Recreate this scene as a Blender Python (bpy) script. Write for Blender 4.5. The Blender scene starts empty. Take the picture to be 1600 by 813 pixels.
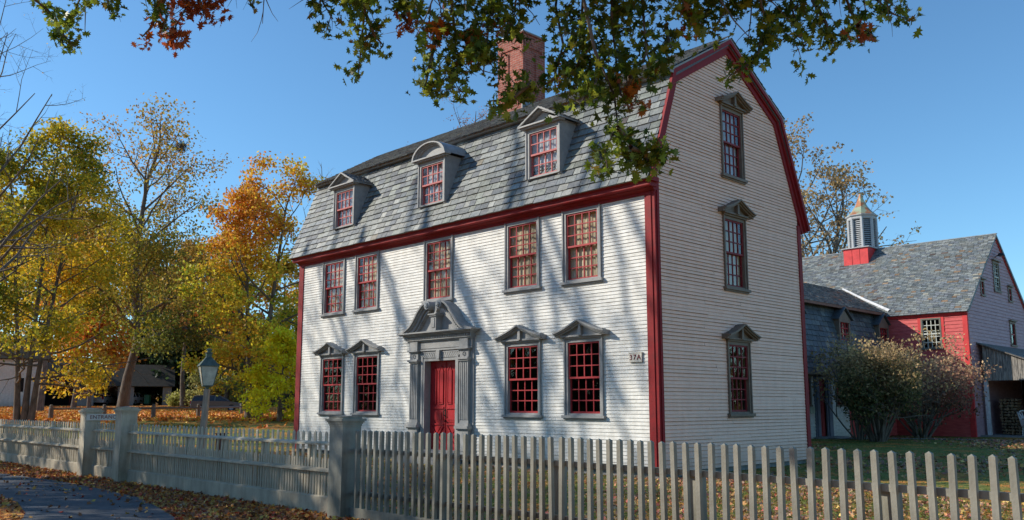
import bpy, bmesh, math, random
import numpy as np
from mathutils import Vector, Matrix
RND = random.Random(7)
NR = np.random.RandomState(7)
sc = bpy.context.scene
col = sc.collection

# ------------------------------------------------------------ camera
YAW, PITCH = math.radians(-45.441), math.radians(8.497)
CAM = np.array([10.206, -14.098, 1.303]); FPX, CX, CY = 1354.322, 800.0, 430.3
cam_d = bpy.data.cameras.new('camera'); cam = bpy.data.objects.new('camera', cam_d); col.objects.link(cam)
cam.location = CAM; cam.rotation_euler = (math.pi/2 + PITCH, 0, -YAW)
cam_d.sensor_width = 36; cam_d.lens = 36*FPX/1600; cam_d.shift_x = 0.0; cam_d.shift_y = (CY-406.5)/1600
cam_d.clip_start = .1; cam_d.clip_end = 6000
sc.camera = cam
_f = np.array([math.sin(YAW)*math.cos(PITCH), math.cos(YAW)*math.cos(PITCH), math.sin(PITCH)])
_r = np.array([math.cos(YAW), -math.sin(YAW), 0.0]); _u = np.cross(_r, _f)
def at(px, py, d):
    "world point at depth d seen at survey position px, py"
    return CAM + (_f + _r*(px-CX)/FPX - _u*(py-CY)/FPX)*d
def proj(P):
    d = np.asarray(P) - CAM; z = d @ _f
    return CX + FPX*(d @ _r)/z, CY - FPX*(d @ _u)/z, z

# ------------------------------------------------------------ sky, sun, exposure
SUN_EL, SUN_AZ = math.radians(30), math.radians(50)      # azimuth measured from -Y towards -X
sd = Vector((-math.sin(SUN_AZ)*math.cos(SUN_EL), -math.cos(SUN_AZ)*math.cos(SUN_EL), math.sin(SUN_EL)))
w = bpy.data.worlds.new('World'); sc.world = w; w.use_nodes = True
nt = w.node_tree; nt.nodes.clear()
sky = nt.nodes.new('ShaderNodeTexSky'); sky.sky_type = 'NISHITA'; sky.sun_disc = False
sky.sun_elevation = SUN_EL; sky.sun_rotation = math.atan2(sd.x, sd.y)
sky.air_density = 1.0; sky.dust_density = 0.2; sky.ozone_density = 3.0; sky.altitude = 100
bg = nt.nodes.new('ShaderNodeBackground'); bg.inputs[1].default_value = 0.117
wo = nt.nodes.new('ShaderNodeOutputWorld')
tint = nt.nodes.new('ShaderNodeVectorMath'); tint.operation = 'MULTIPLY'; tint.inputs[1].default_value = (.77, 1.08, 1.19)   # clear polarised blue
nt.links.new(sky.outputs[0], tint.inputs[0]); nt.links.new(tint.outputs[0], bg.inputs[0]); nt.links.new(bg.outputs[0], wo.inputs[0])
sl = bpy.data.lights.new('sun', 'SUN'); sl.energy = 4.1; sl.angle = math.radians(.53); sl.color = (1, .92, .79)
so = bpy.data.objects.new('sun', sl); col.objects.link(so); so.rotation_euler = sd.to_track_quat('Z', 'Y').to_euler()
so.location = (0, 0, 30)
vs = sc.view_settings; vs.view_transform = 'Standard'; vs.look = 'None'; vs.exposure = 0.38; vs.gamma = 1; vs.use_curve_mapping = False
sc.cycles.max_bounces = 8; sc.cycles.transparent_max_bounces = 12
try: sc.cycles.use_denoising = True
except Exception: pass

# ------------------------------------------------------------ materials
def mat(name, c, rough=.65, var=.15, scale=6, bump=0, bscale=60, attr=False, c2=None, spec=.3, stretch=(1,1,1),
        trans=0, lo=.35, hi=.65, metallic=0):
    m = bpy.data.materials.new(name); m.use_nodes = True; t = m.node_tree; n = t.nodes; L = t.links
    b = n['Principled BSDF']; b.inputs['Roughness'].default_value = rough
    b.inputs['Specular IOR Level'].default_value = spec; b.inputs['Metallic'].default_value = metallic
    tc = n.new('ShaderNodeTexCoord'); mp = n.new('ShaderNodeMapping'); mp.inputs['Scale'].default_value = stretch
    L.new(tc.outputs['Object'], mp.inputs[0])
    nz = n.new('ShaderNodeTexNoise'); nz.inputs['Scale'].default_value = scale; nz.inputs['Detail'].default_value = 6
    nz.inputs['Roughness'].default_value = .65
    L.new(mp.outputs[0], nz.inputs['Vector'])
    rmp = n.new('ShaderNodeMapRange'); rmp.inputs[1].default_value = lo; rmp.inputs[2].default_value = hi
    L.new(nz.outputs[0], rmp.inputs[0])
    if c2 is None:
        rmp.inputs[3].default_value = 1-var; rmp.inputs[4].default_value = 1+var
        mx = n.new('ShaderNodeVectorMath'); mx.operation = 'SCALE'
        if attr:
            a = n.new('ShaderNodeAttribute'); a.attribute_name = 'Col'; L.new(a.outputs['Color'], mx.inputs[0])
        else: mx.inputs[0].default_value = c
        L.new(rmp.outputs[0], mx.inputs['Scale']); out = mx.outputs[0]
    else:
        mx = n.new('ShaderNodeMix'); mx.data_type = 'RGBA'
        L.new(rmp.outputs[0], mx.inputs['Factor'])
        mx.inputs['A'].default_value = (*c, 1); mx.inputs['B'].default_value = (*c2, 1)
        if attr:
            a = n.new('ShaderNodeAttribute'); a.attribute_name = 'Col'; L.new(a.outputs['Color'], mx.inputs['A'])
        out = mx.outputs['Result']
    L.new(out, b.inputs['Base Color'])
    if bump:
        n2 = n.new('ShaderNodeTexNoise'); n2.inputs['Scale'].default_value = bscale; n2.inputs['Detail'].default_value = 5
        L.new(mp.outputs[0], n2.inputs['Vector'])
        bp = n.new('ShaderNodeBump'); bp.inputs['Strength'].default_value = bump; bp.inputs['Distance'].default_value = .02
        L.new(n2.outputs[0], bp.inputs['Height']); L.new(bp.outputs[0], b.inputs['Normal'])
    if trans:
        tr = n.new('ShaderNodeBsdfTranslucent'); L.new(out, tr.inputs[0]); ms = n.new('ShaderNodeMixShader')
        ms.inputs[0].default_value = trans; L.new(b.outputs[0], ms.inputs[1]); L.new(tr.outputs[0], ms.inputs[2])
        L.new(ms.outputs[0], n['Material Output'].inputs[0])
    return m
def glass(name, tint=(.93,.95,.96), refl=.05):
    m = bpy.data.materials.new(name); m.use_nodes = True; t = m.node_tree; n = t.nodes; L = t.links
    n.remove(n['Principled BSDF'])
    tr = n.new('ShaderNodeBsdfTransparent'); tr.inputs[0].default_value = (*tint, 1)
    gl = n.new('ShaderNodeBsdfGlossy'); gl.inputs['Roughness'].default_value = .02
    lw = n.new('ShaderNodeLayerWeight'); lw.inputs[0].default_value = .5
    mr = n.new('ShaderNodeMapRange'); mr.inputs[3].default_value = refl; mr.inputs[4].default_value = .85
    pw = n.new('ShaderNodeMath'); pw.operation = 'POWER'; pw.inputs[1].default_value = 3.2
    L.new(lw.outputs['Facing'], pw.inputs[0]); L.new(pw.outputs[0], mr.inputs[0])
    nz = n.new('ShaderNodeTexNoise'); nz.inputs['Scale'].default_value = 3.5
    tc = n.new('ShaderNodeTexCoord'); L.new(tc.outputs['Object'], nz.inputs['Vector'])
    bp = n.new('ShaderNodeBump'); bp.inputs['Strength'].default_value = .10; bp.inputs['Distance'].default_value = .01
    L.new(nz.outputs[0], bp.inputs['Height']); L.new(bp.outputs[0], gl.inputs['Normal'])
    ms = n.new('ShaderNodeMixShader'); L.new(mr.outputs[0], ms.inputs[0]); L.new(tr.outputs[0], ms.inputs[1]); L.new(gl.outputs[0], ms.inputs[2])
    L.new(ms.outputs[0], n['Material Output'].inputs[0]); return m
def brickmat(name):
    m = mat(name, (.3,.09,.06), rough=.85); t = m.node_tree; n = t.nodes; L = t.links; b = n['Principled BSDF']
    tc = n.new('ShaderNodeTexCoord'); sx = n.new('ShaderNodeSeparateXYZ'); L.new(tc.outputs['Object'], sx.inputs[0])
    ad = n.new('ShaderNodeMath'); L.new(sx.outputs[0], ad.inputs[0]); L.new(sx.outputs[1], ad.inputs[1])
    cb = n.new('ShaderNodeCombineXYZ'); L.new(ad.outputs[0], cb.inputs[0]); L.new(sx.outputs[2], cb.inputs[1])
    bt = n.new('ShaderNodeTexBrick'); L.new(cb.outputs[0], bt.inputs[0])
    bt.inputs['Color1'].default_value = (.36,.10,.065,1); bt.inputs['Color2'].default_value = (.24,.06,.045,1)
    bt.inputs['Mortar'].default_value = (.33,.22,.18,1); bt.inputs['Scale'].default_value = 1
    bt.inputs['Brick Width'].default_value = .2; bt.inputs['Row Height'].default_value = .07; bt.inputs['Mortar Size'].default_value = .007
    nz = n.new('ShaderNodeTexNoise'); nz.inputs['Scale'].default_value = 5; L.new(tc.outputs['Object'], nz.inputs[0])
    mr = n.new('ShaderNodeMapRange'); mr.inputs[1].default_value=.3; mr.inputs[2].default_value=.7; mr.inputs[3].default_value = .75; mr.inputs[4].default_value = 1.3
    L.new(nz.outputs[0], mr.inputs[0]); mx = n.new('ShaderNodeVectorMath'); mx.operation = 'SCALE'
    L.new(bt.outputs[0], mx.inputs[0]); L.new(mr.outputs[0], mx.inputs['Scale']); L.new(mx.outputs[0], b.inputs['Base Color'])
    bp = n.new('ShaderNodeBump'); bp.inputs['Strength'].default_value = .6; bp.inputs['Distance'].default_value = .01; bp.invert = True
    L.new(bt.outputs['Fac'], bp.inputs['Height']); L.new(bp.outputs[0], b.inputs['Normal']); return m
WHITE = mat('white_clapboard_paint', (.74,.73,.69), .55, scale=3.2, c2=(.50,.485,.43), lo=.42, hi=.8, stretch=(1,1,5), bump=.3, bscale=25)
WHITEG = mat('end_wall_paint_warm_shade', (.92,.62,.485), .6, scale=3.2, c2=(.82,.51,.38), lo=.45, hi=.85, stretch=(1,1,5), bump=.3, bscale=25)  # white end wall, with the warm tone of its shade put into the colour
RUSTE = mat('bare_rusty_board_edge', (.33,.16,.09), .8, .4, 5)
def streak(m, amt=.16):
    t=m.node_tree; n=t.nodes; L=t.links; b=n['Principled BSDF']; src=b.inputs['Base Color'].links[0].from_socket
    tc=n.new('ShaderNodeTexCoord'); mp=n.new('ShaderNodeMapping'); mp.inputs['Scale'].default_value=(2.2,2.2,.35); L.new(tc.outputs['Object'],mp.inputs[0])
    z=n.new('ShaderNodeTexNoise'); z.inputs['Scale'].default_value=2.5; z.inputs['Detail'].default_value=7; z.inputs['Roughness'].default_value=.7; L.new(mp.outputs[0],z.inputs['Vector'])
    r=n.new('ShaderNodeMapRange'); r.inputs[1].default_value=.35; r.inputs[2].default_value=.6; r.inputs[3].default_value=1-amt; r.inputs[4].default_value=1.03; L.new(z.outputs[0],r.inputs[0])
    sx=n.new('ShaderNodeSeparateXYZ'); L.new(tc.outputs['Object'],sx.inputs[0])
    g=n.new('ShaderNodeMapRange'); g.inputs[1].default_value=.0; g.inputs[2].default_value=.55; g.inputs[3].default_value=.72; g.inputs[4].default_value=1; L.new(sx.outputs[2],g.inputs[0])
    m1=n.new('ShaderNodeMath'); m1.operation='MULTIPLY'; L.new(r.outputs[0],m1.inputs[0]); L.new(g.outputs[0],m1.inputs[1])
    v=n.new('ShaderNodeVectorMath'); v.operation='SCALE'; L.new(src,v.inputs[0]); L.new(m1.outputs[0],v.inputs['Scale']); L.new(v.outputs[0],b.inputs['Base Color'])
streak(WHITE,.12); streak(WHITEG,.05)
BOARD_EDGE = mat('weathered_board_edge', (.24,.17,.12), .8, .3, 5)
RED = mat('barn_red_trim', (.28,.014,.018), .6, scale=7, c2=(.20,.018,.02), bump=.15, bscale=30, spec=.22)
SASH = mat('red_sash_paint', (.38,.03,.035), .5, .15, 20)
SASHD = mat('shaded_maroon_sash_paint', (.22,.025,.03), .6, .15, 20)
SASHP = mat('faded_pink_sash_paint', (.47,.12,.115), .6, .15, 20)
GRAY = mat('grey_trim_paint', (.30,.30,.295), .55, .13, 7, bump=.15, bscale=40)
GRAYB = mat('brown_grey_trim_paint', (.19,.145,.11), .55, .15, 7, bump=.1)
DOOR = mat('red_door_paint', (.42,.016,.022), .42, scale=5, c2=(.33,.018,.022), spec=.35)
SLATE = mat('slate', (.2,.2,.2), .5, .22, 9, attr=True, bump=.5, bscale=14, spec=.4)
LEAD = mat('grey_flashing', (.27,.29,.31), .45, .2, 5)
FLASH = mat('pale_flashing', (.62,.62,.62), .5, .2, 5)
BRICK = brickmat('chimney_brick')
GLASS = glass('window_glass'); GLASSD = glass('old_dark_glass', (.5,.52,.5), .03)
CURT = mat('cream_curtain', (.78,.66,.45), .9, .14, 6, stretch=(8,8,.6), trans=.25)
CURTW = mat('white_curtain', (.62,.64,.66), .9, .2, 6, stretch=(8,8,.6), trans=.2)
DARK = mat('dark_interior', (.02,.018,.016), .9, .3)
ROOM = mat('brown_interior', (.012,.010,.009), .9, .3)
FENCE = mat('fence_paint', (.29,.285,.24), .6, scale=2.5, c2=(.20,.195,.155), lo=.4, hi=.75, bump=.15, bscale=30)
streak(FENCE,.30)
FENCEW = mat('white_fence_paint', (.58,.51,.385), .6, scale=2.2, c2=(.40,.345,.25), lo=.4, hi=.75, bump=.15, bscale=30)
streak(FENCEW,.30)
BARK = mat('bark', (.19,.155,.125), .95, .35, 6, bump=1, bscale=14, stretch=(1,1,.35), c2=(.085,.068,.055))
BARKP = mat('pale_bark', (.22,.20,.175), .95, .3, 4, bump=.8, bscale=14, stretch=(1,1,.35), c2=(.12,.105,.09))
LEAF = mat('autumn_leaf', (.1,.1,.02), .55, .12, 3, attr=True, trans=.5, spec=.25)
LEAFD = mat('fallen_leaf', (.1,.1,.02), .6, .12, 3, attr=True, trans=.1, spec=.25)
LEAFN = mat('oak_leaf', (.1,.1,.02), .45, .12, 30, attr=True, trans=.5, spec=.35)
WOODG = mat('weathered_grey_wood', (.22,.20,.18), .85, .3, 4, stretch=(6,6,.5), c2=(.10,.09,.08), bump=.3)
WOODL = mat('pale_lamp_post_wood', (.52,.42,.33), .8, .3, 5, stretch=(8,8,.6), c2=(.3,.22,.17), bump=.3)
BARN = mat('faded_red_clapboard', (.66,.13,.12), .55, .15, 3, c2=(.50,.07,.07), stretch=(1,1,4))
BARNS = mat('grey_mauve_clapboard', (.50,.33,.36), .6, .15, 3, c2=(.38,.22,.25), stretch=(1,1,4))
BTRIM = mat('barn_trim_red', (.62,.055,.055), .5, .15, 4)
SHED = mat('peeling_shed_board', (.36,.33,.29), .9, .3, 5, stretch=(4,4,.45), c2=(.13,.12,.11), bump=.5, lo=.4, hi=.6)
COPPER = mat('verdigris_copper', (.36,.42,.28), .5, .2, 2.2, c2=(.42,.17,.08), lo=.47, hi=.56, metallic=.2)
BLACK = mat('black_iron', (.02,.02,.02), .4, .2)
VERD = mat('lantern_verdigris', (.10,.14,.12), .5, .3, 9, metallic=.3)
ASPH = mat('worn_asphalt', (.10,.105,.115), .85, .25, 2.5, bump=.5, bscale=90, c2=(.065,.068,.075))
WICK = mat('white_wicker', (.6,.6,.58), .7, .2, 30, bump=.5)
BRASS = mat('black_door_iron', (.03,.028,.025), .35, .1)
LOG = mat('split_log', (.30,.20,.11), .9, .3, 8, c2=(.12,.09,.06))
TERRA = mat('terracotta', (.4,.16,.07), .8, .1)
STONE = mat('grey_flagstone', (.22,.22,.22), .85, .25, 4, bump=.4)

# ------------------------------------------------------------ mesh helpers
def FAC(p): return (p[0], -p[2], p[1])         # (u, v, out) on the front wall
def GAB(p): return (p[2], p[0], p[1])          # (u, v, out) on the end wall
JR=random.Random(99)
class MB:
    def __init__(s, T=None): s.v=[]; s.f=[]; s.m=[]; s.c=[]; s.T=T; s.cur=0; s.col=None
    def face(s, pts, m=None, c=None):
        b=len(s.v); s.v += [tuple(s.T(p)) if s.T else tuple(p) for p in pts]
        s.f.append(tuple(range(b,b+len(pts)))); s.m.append(s.cur if m is None else m); s.c.append(c or s.col)
    def mesh(s, vs, fs, m=None, c=None):
        b=len(s.v); s.v += [tuple(s.T(p)) if s.T else tuple(p) for p in vs]
        for f in fs: s.f.append(tuple(i+b for i in f)); s.m.append(s.cur if m is None else m); s.c.append(c or s.col)
    def box(s, x0,x1,y0,y1,z0,z1, m=None, c=None):
        j=JR.uniform   # hand-built tolerance: no two faces share a plane
        x0-=j(0,.0013);x1+=j(0,.0013);y0-=j(0,.0013);y1+=j(0,.0013);z0-=j(0,.0013);z1+=j(0,.0013)
        vs=[(x,y,z) for x in (x0,x1) for y in (y0,y1) for z in (z0,z1)]
        s.mesh(vs,[(0,1,3,2),(4,6,7,5),(0,4,5,1),(2,3,7,6),(0,2,6,4),(1,5,7,3)],m,c); return s
    def prism(s, poly, a, b, axis=2, m=None, c=None):
        "extrude 2-D poly between a and b along an axis (of the local frame)"
        a_,b_=(a,b) if a<b else (b,a); a,b=a_-JR.uniform(0,.0013),b_+JR.uniform(0,.0013); q_=JR.uniform(-.0006,.0006); poly=[(p[0]+q_,p[1]-q_*.7) for p in poly]
        def P(p,h):
            q=[0,0,0]; o=[i for i in range(3) if i!=axis]; q[o[0]]=p[0]; q[o[1]]=p[1]; q[axis]=h; return tuple(q)
        n=len(poly); vs=[P(p,a) for p in poly]+[P(p,b) for p in poly]
        fs=[tuple(range(n)),tuple(range(2*n-1,n-1,-1))]+[(i,(i+1)%n,n+(i+1)%n,n+i) for i in range(n)]
        s.mesh(vs,fs,m,c); return s
    def lathe(s, prof, n=12, ctr=(0,0,0), m=None, c=None, rot=0):
        vs=[];fs=[]
        for r,z in prof:
            for i in range(n):
                a=2*math.pi*i/n+rot; vs.append((ctr[0]+r*math.cos(a),ctr[1]+r*math.sin(a),ctr[2]+z))
        for k in range(len(prof)-1):
            for i in range(n): fs.append((k*n+i,k*n+(i+1)%n,(k+1)*n+(i+1)%n,(k+1)*n+i))
        fs.append(tuple(range(n-1,-1,-1))); fs.append(tuple(range((len(prof)-1)*n,len(prof)*n)))
        s.mesh(vs,fs,m,c); return s
    def tube(s, pts, rad, n=5, m=None, c=None):
        pts=[np.array(p,float) for p in pts]; k=len(pts); vs=[]; fs=[]
        for i in range(k):
            d=pts[min(i+1,k-1)]-pts[max(i-1,0)]; d=d/(np.linalg.norm(d)+1e-9)
            a=np.array([0,0,1.]) if abs(d[2])<.9 else np.array([1.,0,0]); e=np.cross(d,a); e/=np.linalg.norm(e)+1e-9; g=np.cross(d,e)
            for j in range(n):
                t=2*math.pi*j/n; vs.append(tuple(pts[i]+(e*math.cos(t)+g*math.sin(t))*rad[i]))
        for i in range(k-1):
            for j in range(n): fs.append((i*n+j,i*n+(j+1)%n,(i+1)*n+(j+1)%n,(i+1)*n+j))
        s.mesh(vs,fs,m,c); return s
    def build(s, name, mats, parent=None, smooth=False, local=False):
        me=bpy.data.meshes.new(name); me.from_pydata(s.v,[],s.f)
        mats = mats if isinstance(mats,(list,tuple)) else [mats]
        for m in mats: me.materials.append(m)
        if len(mats)>1: me.polygons.foreach_set('material_index', s.m)
        if any(c is not None for c in s.c):
            at_=me.attributes.new('Col','FLOAT_COLOR','FACE')
            at_.data.foreach_set('color', np.array([(*(c or (.2,.2,.2)),1) for c in s.c],dtype=np.float32).ravel())
        bm=bmesh.new(); bm.from_mesh(me); bmesh.ops.recalc_face_normals(bm, faces=bm.faces); bm.to_mesh(me); bm.free()
        if smooth: me.polygons.foreach_set('use_smooth', [True]*len(me.polygons))
        o=bpy.data.objects.new(name, me); col.objects.link(o)
        if parent is not None:
            o.parent=parent
            if not local:
                o.matrix_parent_inverse = WM(parent).inverted()
        return o
def WM(o):
    m=Matrix.LocRotScale(o.location,o.rotation_euler,o.scale)
    if o.parent is not None: m = WM(o.parent) @ o.matrix_parent_inverse @ m
    return m
def thing(name, label, cat, loc=(0,0,0), rz=0, group=None):
    o=bpy.data.objects.new(name,None); col.objects.link(o); o.location=tuple(float(a) for a in loc); o.rotation_euler=(0,0,rz)
    o.empty_display_size=.2
    return tag(o,label,cat,group)
def tag(o,label,cat,group=None):
    o['label']=label; o['category']=cat
    if group: o['group']=group
    return o
def struct(o, kind='structure'): o['kind']=kind; return o
def smooth01(t): t=min(1,max(0,t)); return t*t*(3-2*t)

# ------------------------------------------------------------ terrain
def terr(x,y):
    zr=float(np.interp(y,[-60,-7,-6.4,-1,6,18,24,60,400],[-.45,-.38,-.35,-.13,-.10,.07,-.02,.4,3]))
    if y<-6.4 and x>-30: return zr
    dx,dy=x-CAM[0],y-CAM[1]; d=-.7125*dx+.7017*dy; l=.7017*dx+.7125*dy
    if d<=1: return zr
    wgt=smooth01((-.12-l/d)/.15)*smooth01((d-27)/16)
    zl=float(np.interp(d,[0,25,45,50,66,85,105,140,300,900],[-.1,-.1,.45,.5,.58,.66,1.2,1.6,4,10]))
    return zr*(1-wgt)+zl*wgt
def axis(lo,hi,a,b,fine,coarse):
    r=list(np.arange(a,b,fine)); x=a; s=fine
    L=[]; 
    while x>lo: s*=1.18; x-=s; L.append(x)
    x=r[-1]; s=fine; Rr=[]
    while x<hi: s*=1.18; x+=s; Rr.append(x)
    return L[::-1]+r+Rr
def ground_mat():
    m=bpy.data.materials.new('lawn_with_leaf_litter'); m.use_nodes=True; t=m.node_tree; n=t.nodes; L=t.links; b=n['Principled BSDF']
    b.inputs['Roughness'].default_value=.9; b.inputs['Specular IOR Level'].default_value=.15
    tc=n.new('ShaderNodeTexCoord')
    def noise(s,d=5):
        k=n.new('ShaderNodeTexNoise'); k.inputs['Scale'].default_value=s; k.inputs['Detail'].default_value=d; L.new(tc.outputs['Object'],k.inputs['Vector']); return k
    def ramp(src,pts):
        k=n.new('ShaderNodeValToRGB'); L.new(src,k.inputs[0]); e=k.color_ramp.elements
        while len(e)<len(pts): e.new(.5)
        for i,(p,c) in enumerate(pts): e[i].position=p; e[i].color=(*c,1)
        return k
    g=ramp(noise(7).outputs[0],[(.3,(.07,.10,.02)),(.5,(.15,.18,.04)),(.7,(.30,.27,.09))])
    vo=n.new('ShaderNodeTexVoronoi'); vo.inputs['Scale'].default_value=9; L.new(tc.outputs['Object'],vo.inputs['Vector'])
    sp=n.new('ShaderNodeSeparateColor'); L.new(vo.outputs['Color'],sp.inputs[0])
    lf=ramp(sp.outputs[0],[(.0,(.20,.09,.035)),(.3,(.42,.17,.05)),(.55,(.62,.24,.05)),(.8,(.68,.34,.08)),(1,(.34,.09,.03))])
    # how much litter: position based (carpet under the maples) plus patches
    sx=n.new('ShaderNodeSeparateXYZ'); L.new(tc.outputs['Object'],sx.inputs[0])
    far=n.new('ShaderNodeMapRange'); far.inputs[1].default_value=-34; far.inputs[2].default_value=-42; far.inputs[3].default_value=0; far.inputs[4].default_value=.42
    L.new(sx.outputs[0],far.inputs[0])
    ve=n.new('ShaderNodeMapRange'); ve.inputs[1].default_value=-6.1; ve.inputs[2].default_value=-6.6; ve.inputs[3].default_value=0; ve.inputs[4].default_value=.40
    L.new(sx.outputs[1],ve.inputs[0])
    pn=noise(.9,6); ad=n.new('ShaderNodeMath'); L.new(far.outputs[0],ad.inputs[0]); L.new(ve.outputs[0],ad.inputs[1])
    ad2=n.new('ShaderNodeMath'); L.new(ad.outputs[0],ad2.inputs[0]); L.new(pn.outputs[0],ad2.inputs[1])
    ad3=n.new('ShaderNodeMath'); L.new(ad2.outputs[0],ad3.inputs[0])
    fn=noise(14,3); k=n.new('ShaderNodeMath'); k.operation='MULTIPLY_ADD'; L.new(fn.outputs[0],k.inputs[0]); k.inputs[1].default_value=.7; k.inputs[2].default_value=-.35; L.new(k.outputs[0],ad3.inputs[1])
    mr=n.new('ShaderNodeMapRange'); mr.inputs[1].default_value=.52; mr.inputs[2].default_value=.62; L.new(ad3.outputs[0],mr.inputs[0])
    mx=n.new('ShaderNodeMix'); mx.data_type='RGBA'; L.new(mr.outputs[0],mx.inputs['Factor']); L.new(g.outputs[0],mx.inputs['A']); L.new(lf.outputs[0],mx.inputs['B'])
    L.new(mx.outputs['Result'],b.inputs['Base Color'])
    bp=n.new('ShaderNodeBump'); bp.inputs['Strength'].default_value=.9; bp.inputs['Distance'].default_value=.05
    L.new(noise(22,4).outputs[0],bp.inputs['Height']); L.new(bp.outputs[0],b.inputs['Normal'])
    return m
xs=axis(-1500,1500,-60,16,.8,0); ys=axis(-1500,1500,-16,40,.8,0)
xs=np.array(xs); ys=np.array(sorted(set(list(ys)+[-7.0,-6.4])))
gv=[(x,y,terr(x,y)) for y in ys for x in xs]; nx=len(xs)
gf=[(j*nx+i,j*nx+i+1,(j+1)*nx+i+1,(j+1)*nx+i) for j in range(len(ys)-1) for i in range(nx-1)]
g=MB(); g.mesh(gv,gf); go=g.build('ground',ground_mat(),smooth=True); struct(go)

# road in front of the fence (a drive curving past), one sheet above the ground
edgeN=[(-60,-9.6),(-30,-8.6),(-16.5,-7.95),(-11,-7.45),(-8.6,-7.45),(-6.2,-7.55),(-4.3,-7.95),(-2.9,-8.3),(-1.2,-8.9),(1,-9.9),(5,-12),(9,-14.6)]
edgeS=[(-60,-15),(-30,-12),(-11,-9.9),(-8.6,-9.3),(-6.9,-9.35),(-5.2,-9.7),(-4.4,-9.95),(-3.4,-10.4),(-2.2,-11),(0,-12.4),(3,-14.8),(7,-18)]
r=MB(); 
for i in range(len(edgeN)-1):
    K=6
    for k in range(K):
        def q(e,i,t): return (e[i][0]*(1-t)+e[i+1][0]*t, e[i][1]*(1-t)+e[i+1][1]*t)
        t0,t1=k/K,(k+1)/K
        a,b_,c_,d_=q(edgeS,i,t0),q(edgeS,i,t1),q(edgeN,i,t1),q(edgeN,i,t0)
        r.face([(p[0],p[1],terr(p[0],p[1])+.012) for p in (a,b_,c_,d_)])
ro=r.build('road',ASPH); struct(ro)
# flagstone path in front of the wing and barn
p=MB(); pts=[(-5.0,17.2),(-3.5,18.2),(-1.5,20.0),(1.0,21.0),(6,22.5),(14,25)]
for i in range(len(pts)-1):
    (a,b0),(c0,d0)=pts[i],pts[i+1]
    for k in range(5):
        t0,t1=k/5,(k+1)/5; xa,ya=a+(c0-a)*t0,b0+(d0-b0)*t0; xb,yb=a+(c0-a)*t1,b0+(d0-b0)*t1
        p.face([(x,y,terr(x,y)+.02) for x,y in ((xa+.3,ya-.45),(xb+.3,yb-.45),(xb-.3,yb+.45),(xa-.3,ya+.45))])
po=p.build('path',STONE); struct(po)

# ------------------------------------------------------------ clapboards, slates
def clap(mb, lim, v0, v1, holes, ex=.075, t=.016, seed=1, out0=0, edge=0):
    R=random.Random(seed); v=v0
    while v<v1-1e-4:
        va,vb=v,min(v+ex,v1); dj=R.uniform(-.0025,.0025)
        cuts=sorted(set([va,vb]+[h for H in holes for h in (H[2],H[3]) if va+1e-4<h<vb-1e-4]))
        for a,b in zip(cuts[:-1],cuts[1:]):
            m=(a+b)/2; la,lb=lim(a),lim(b)
            oa=out0+t*(1-(a-va)/ex)+.001; ob=out0+t*(1-(b-va)/ex)+.001
            hs=sorted([(H[0],H[1]) for H in holes if H[2]<m<H[3]])
            # board joints
            xa0,xa1=la; x=max(la[0],lb[0]); end=min(la[1],lb[1]); segs=[]; cur=x; 
            for h in hs:
                if h[0]>cur: segs.append((cur,min(h[0],end)))
                cur=max(cur,h[1])
            if cur<end: segs.append((cur,end))
            for s0,s1 in segs:
                if s1-s0<.01: continue
                j=s0
                while j<s1-1e-4:
                    e=min(s1,j+R.uniform(1.5,3.6)); e=s1 if s1-e<.4 else e
                    w0=R.uniform(-.0022,.0022); w1=w0
                    A0=la[0] if abs(j-max(la[0],lb[0]))<1e-6 else j; B0=lb[0] if abs(j-max(la[0],lb[0]))<1e-6 else j
                    A1=la[1] if abs(e-min(la[1],lb[1]))<1e-6 else e; B1=lb[1] if abs(e-min(la[1],lb[1]))<1e-6 else e
                    mb.face([(A0,a+(dj if a==va else 0),oa+w0),(A1,a+(dj if a==va else 0),oa+w1),(B1,b,ob+w1*.3),(B0,b,ob+w0*.3)],0)
                    if edge and a==va and R.random()<.8: q0=R.uniform(.4,1.4)*edge; mb.face([(A0,a+dj,oa+w0+.0012),(A1,a+dj,oa+w1+.0012),(A1,a+dj+q0,oa+w1+.0008),(A0,a+dj+q0,oa+w0+.0008)],1)
                    if a==va: mb.face([(A0,a+dj,oa+w0),(A0,a+dj,out0-.002),(A1,a+dj,out0-.002),(A1,a+dj,oa+w1)],1)
                    j=e+.002
        v=vb
SLC=[(.175,.19,.185),(.13,.145,.155),(.21,.22,.205),(.185,.20,.175),(.12,.13,.14),(.24,.245,.225)]
SLX=[(.13,.095,.08),(.09,.07,.065),(.2,.175,.13)]
def slates(mb, O, U, V, N, L, lim, ex, wid, th=.012, seed=3, odd=.02, skew=0, pal=SLC, palx=SLX):
    "courses of individual slates; O origin, U along the eave, V up the slope"
    R=random.Random(seed); O,U,V,N=[np.array(a,float) for a in (O,U,V,N)]; v=0; k=0
    while v<L-1e-3:
        v1=min(L,v+ex); a,b=lim((v+v1)/2); u=a-(R.random()*wid[0])
        while u<b:
            wd=R.uniform(*wid); u0=max(a,u); u1=min(b,u+wd-.013)
            if u1-u0>.02:
                c=R.choice(palx) if R.random()<odd else R.choice(pal); br=R.uniform(.68,1.28); c=tuple(x*br for x in c)
                t0=th*R.uniform(.75,1.4); dv=R.uniform(-.007,.007); lo=v+dv
                P=lambda uu,vv,n: O+U*uu+V*vv+N*n
                mb.mesh([P(u0,lo,t0+.012),P(u1,lo,t0+.012),P(u1,v1+.012,.004),P(u0,v1+.012,.004),P(u0,lo,0),P(u1,lo,0)],
                        [(0,1,2,3),(4,5,1,0),(4,0,3),(5,2,1)],0,c)
            u+=wd
        v=v1; k+=1

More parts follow.
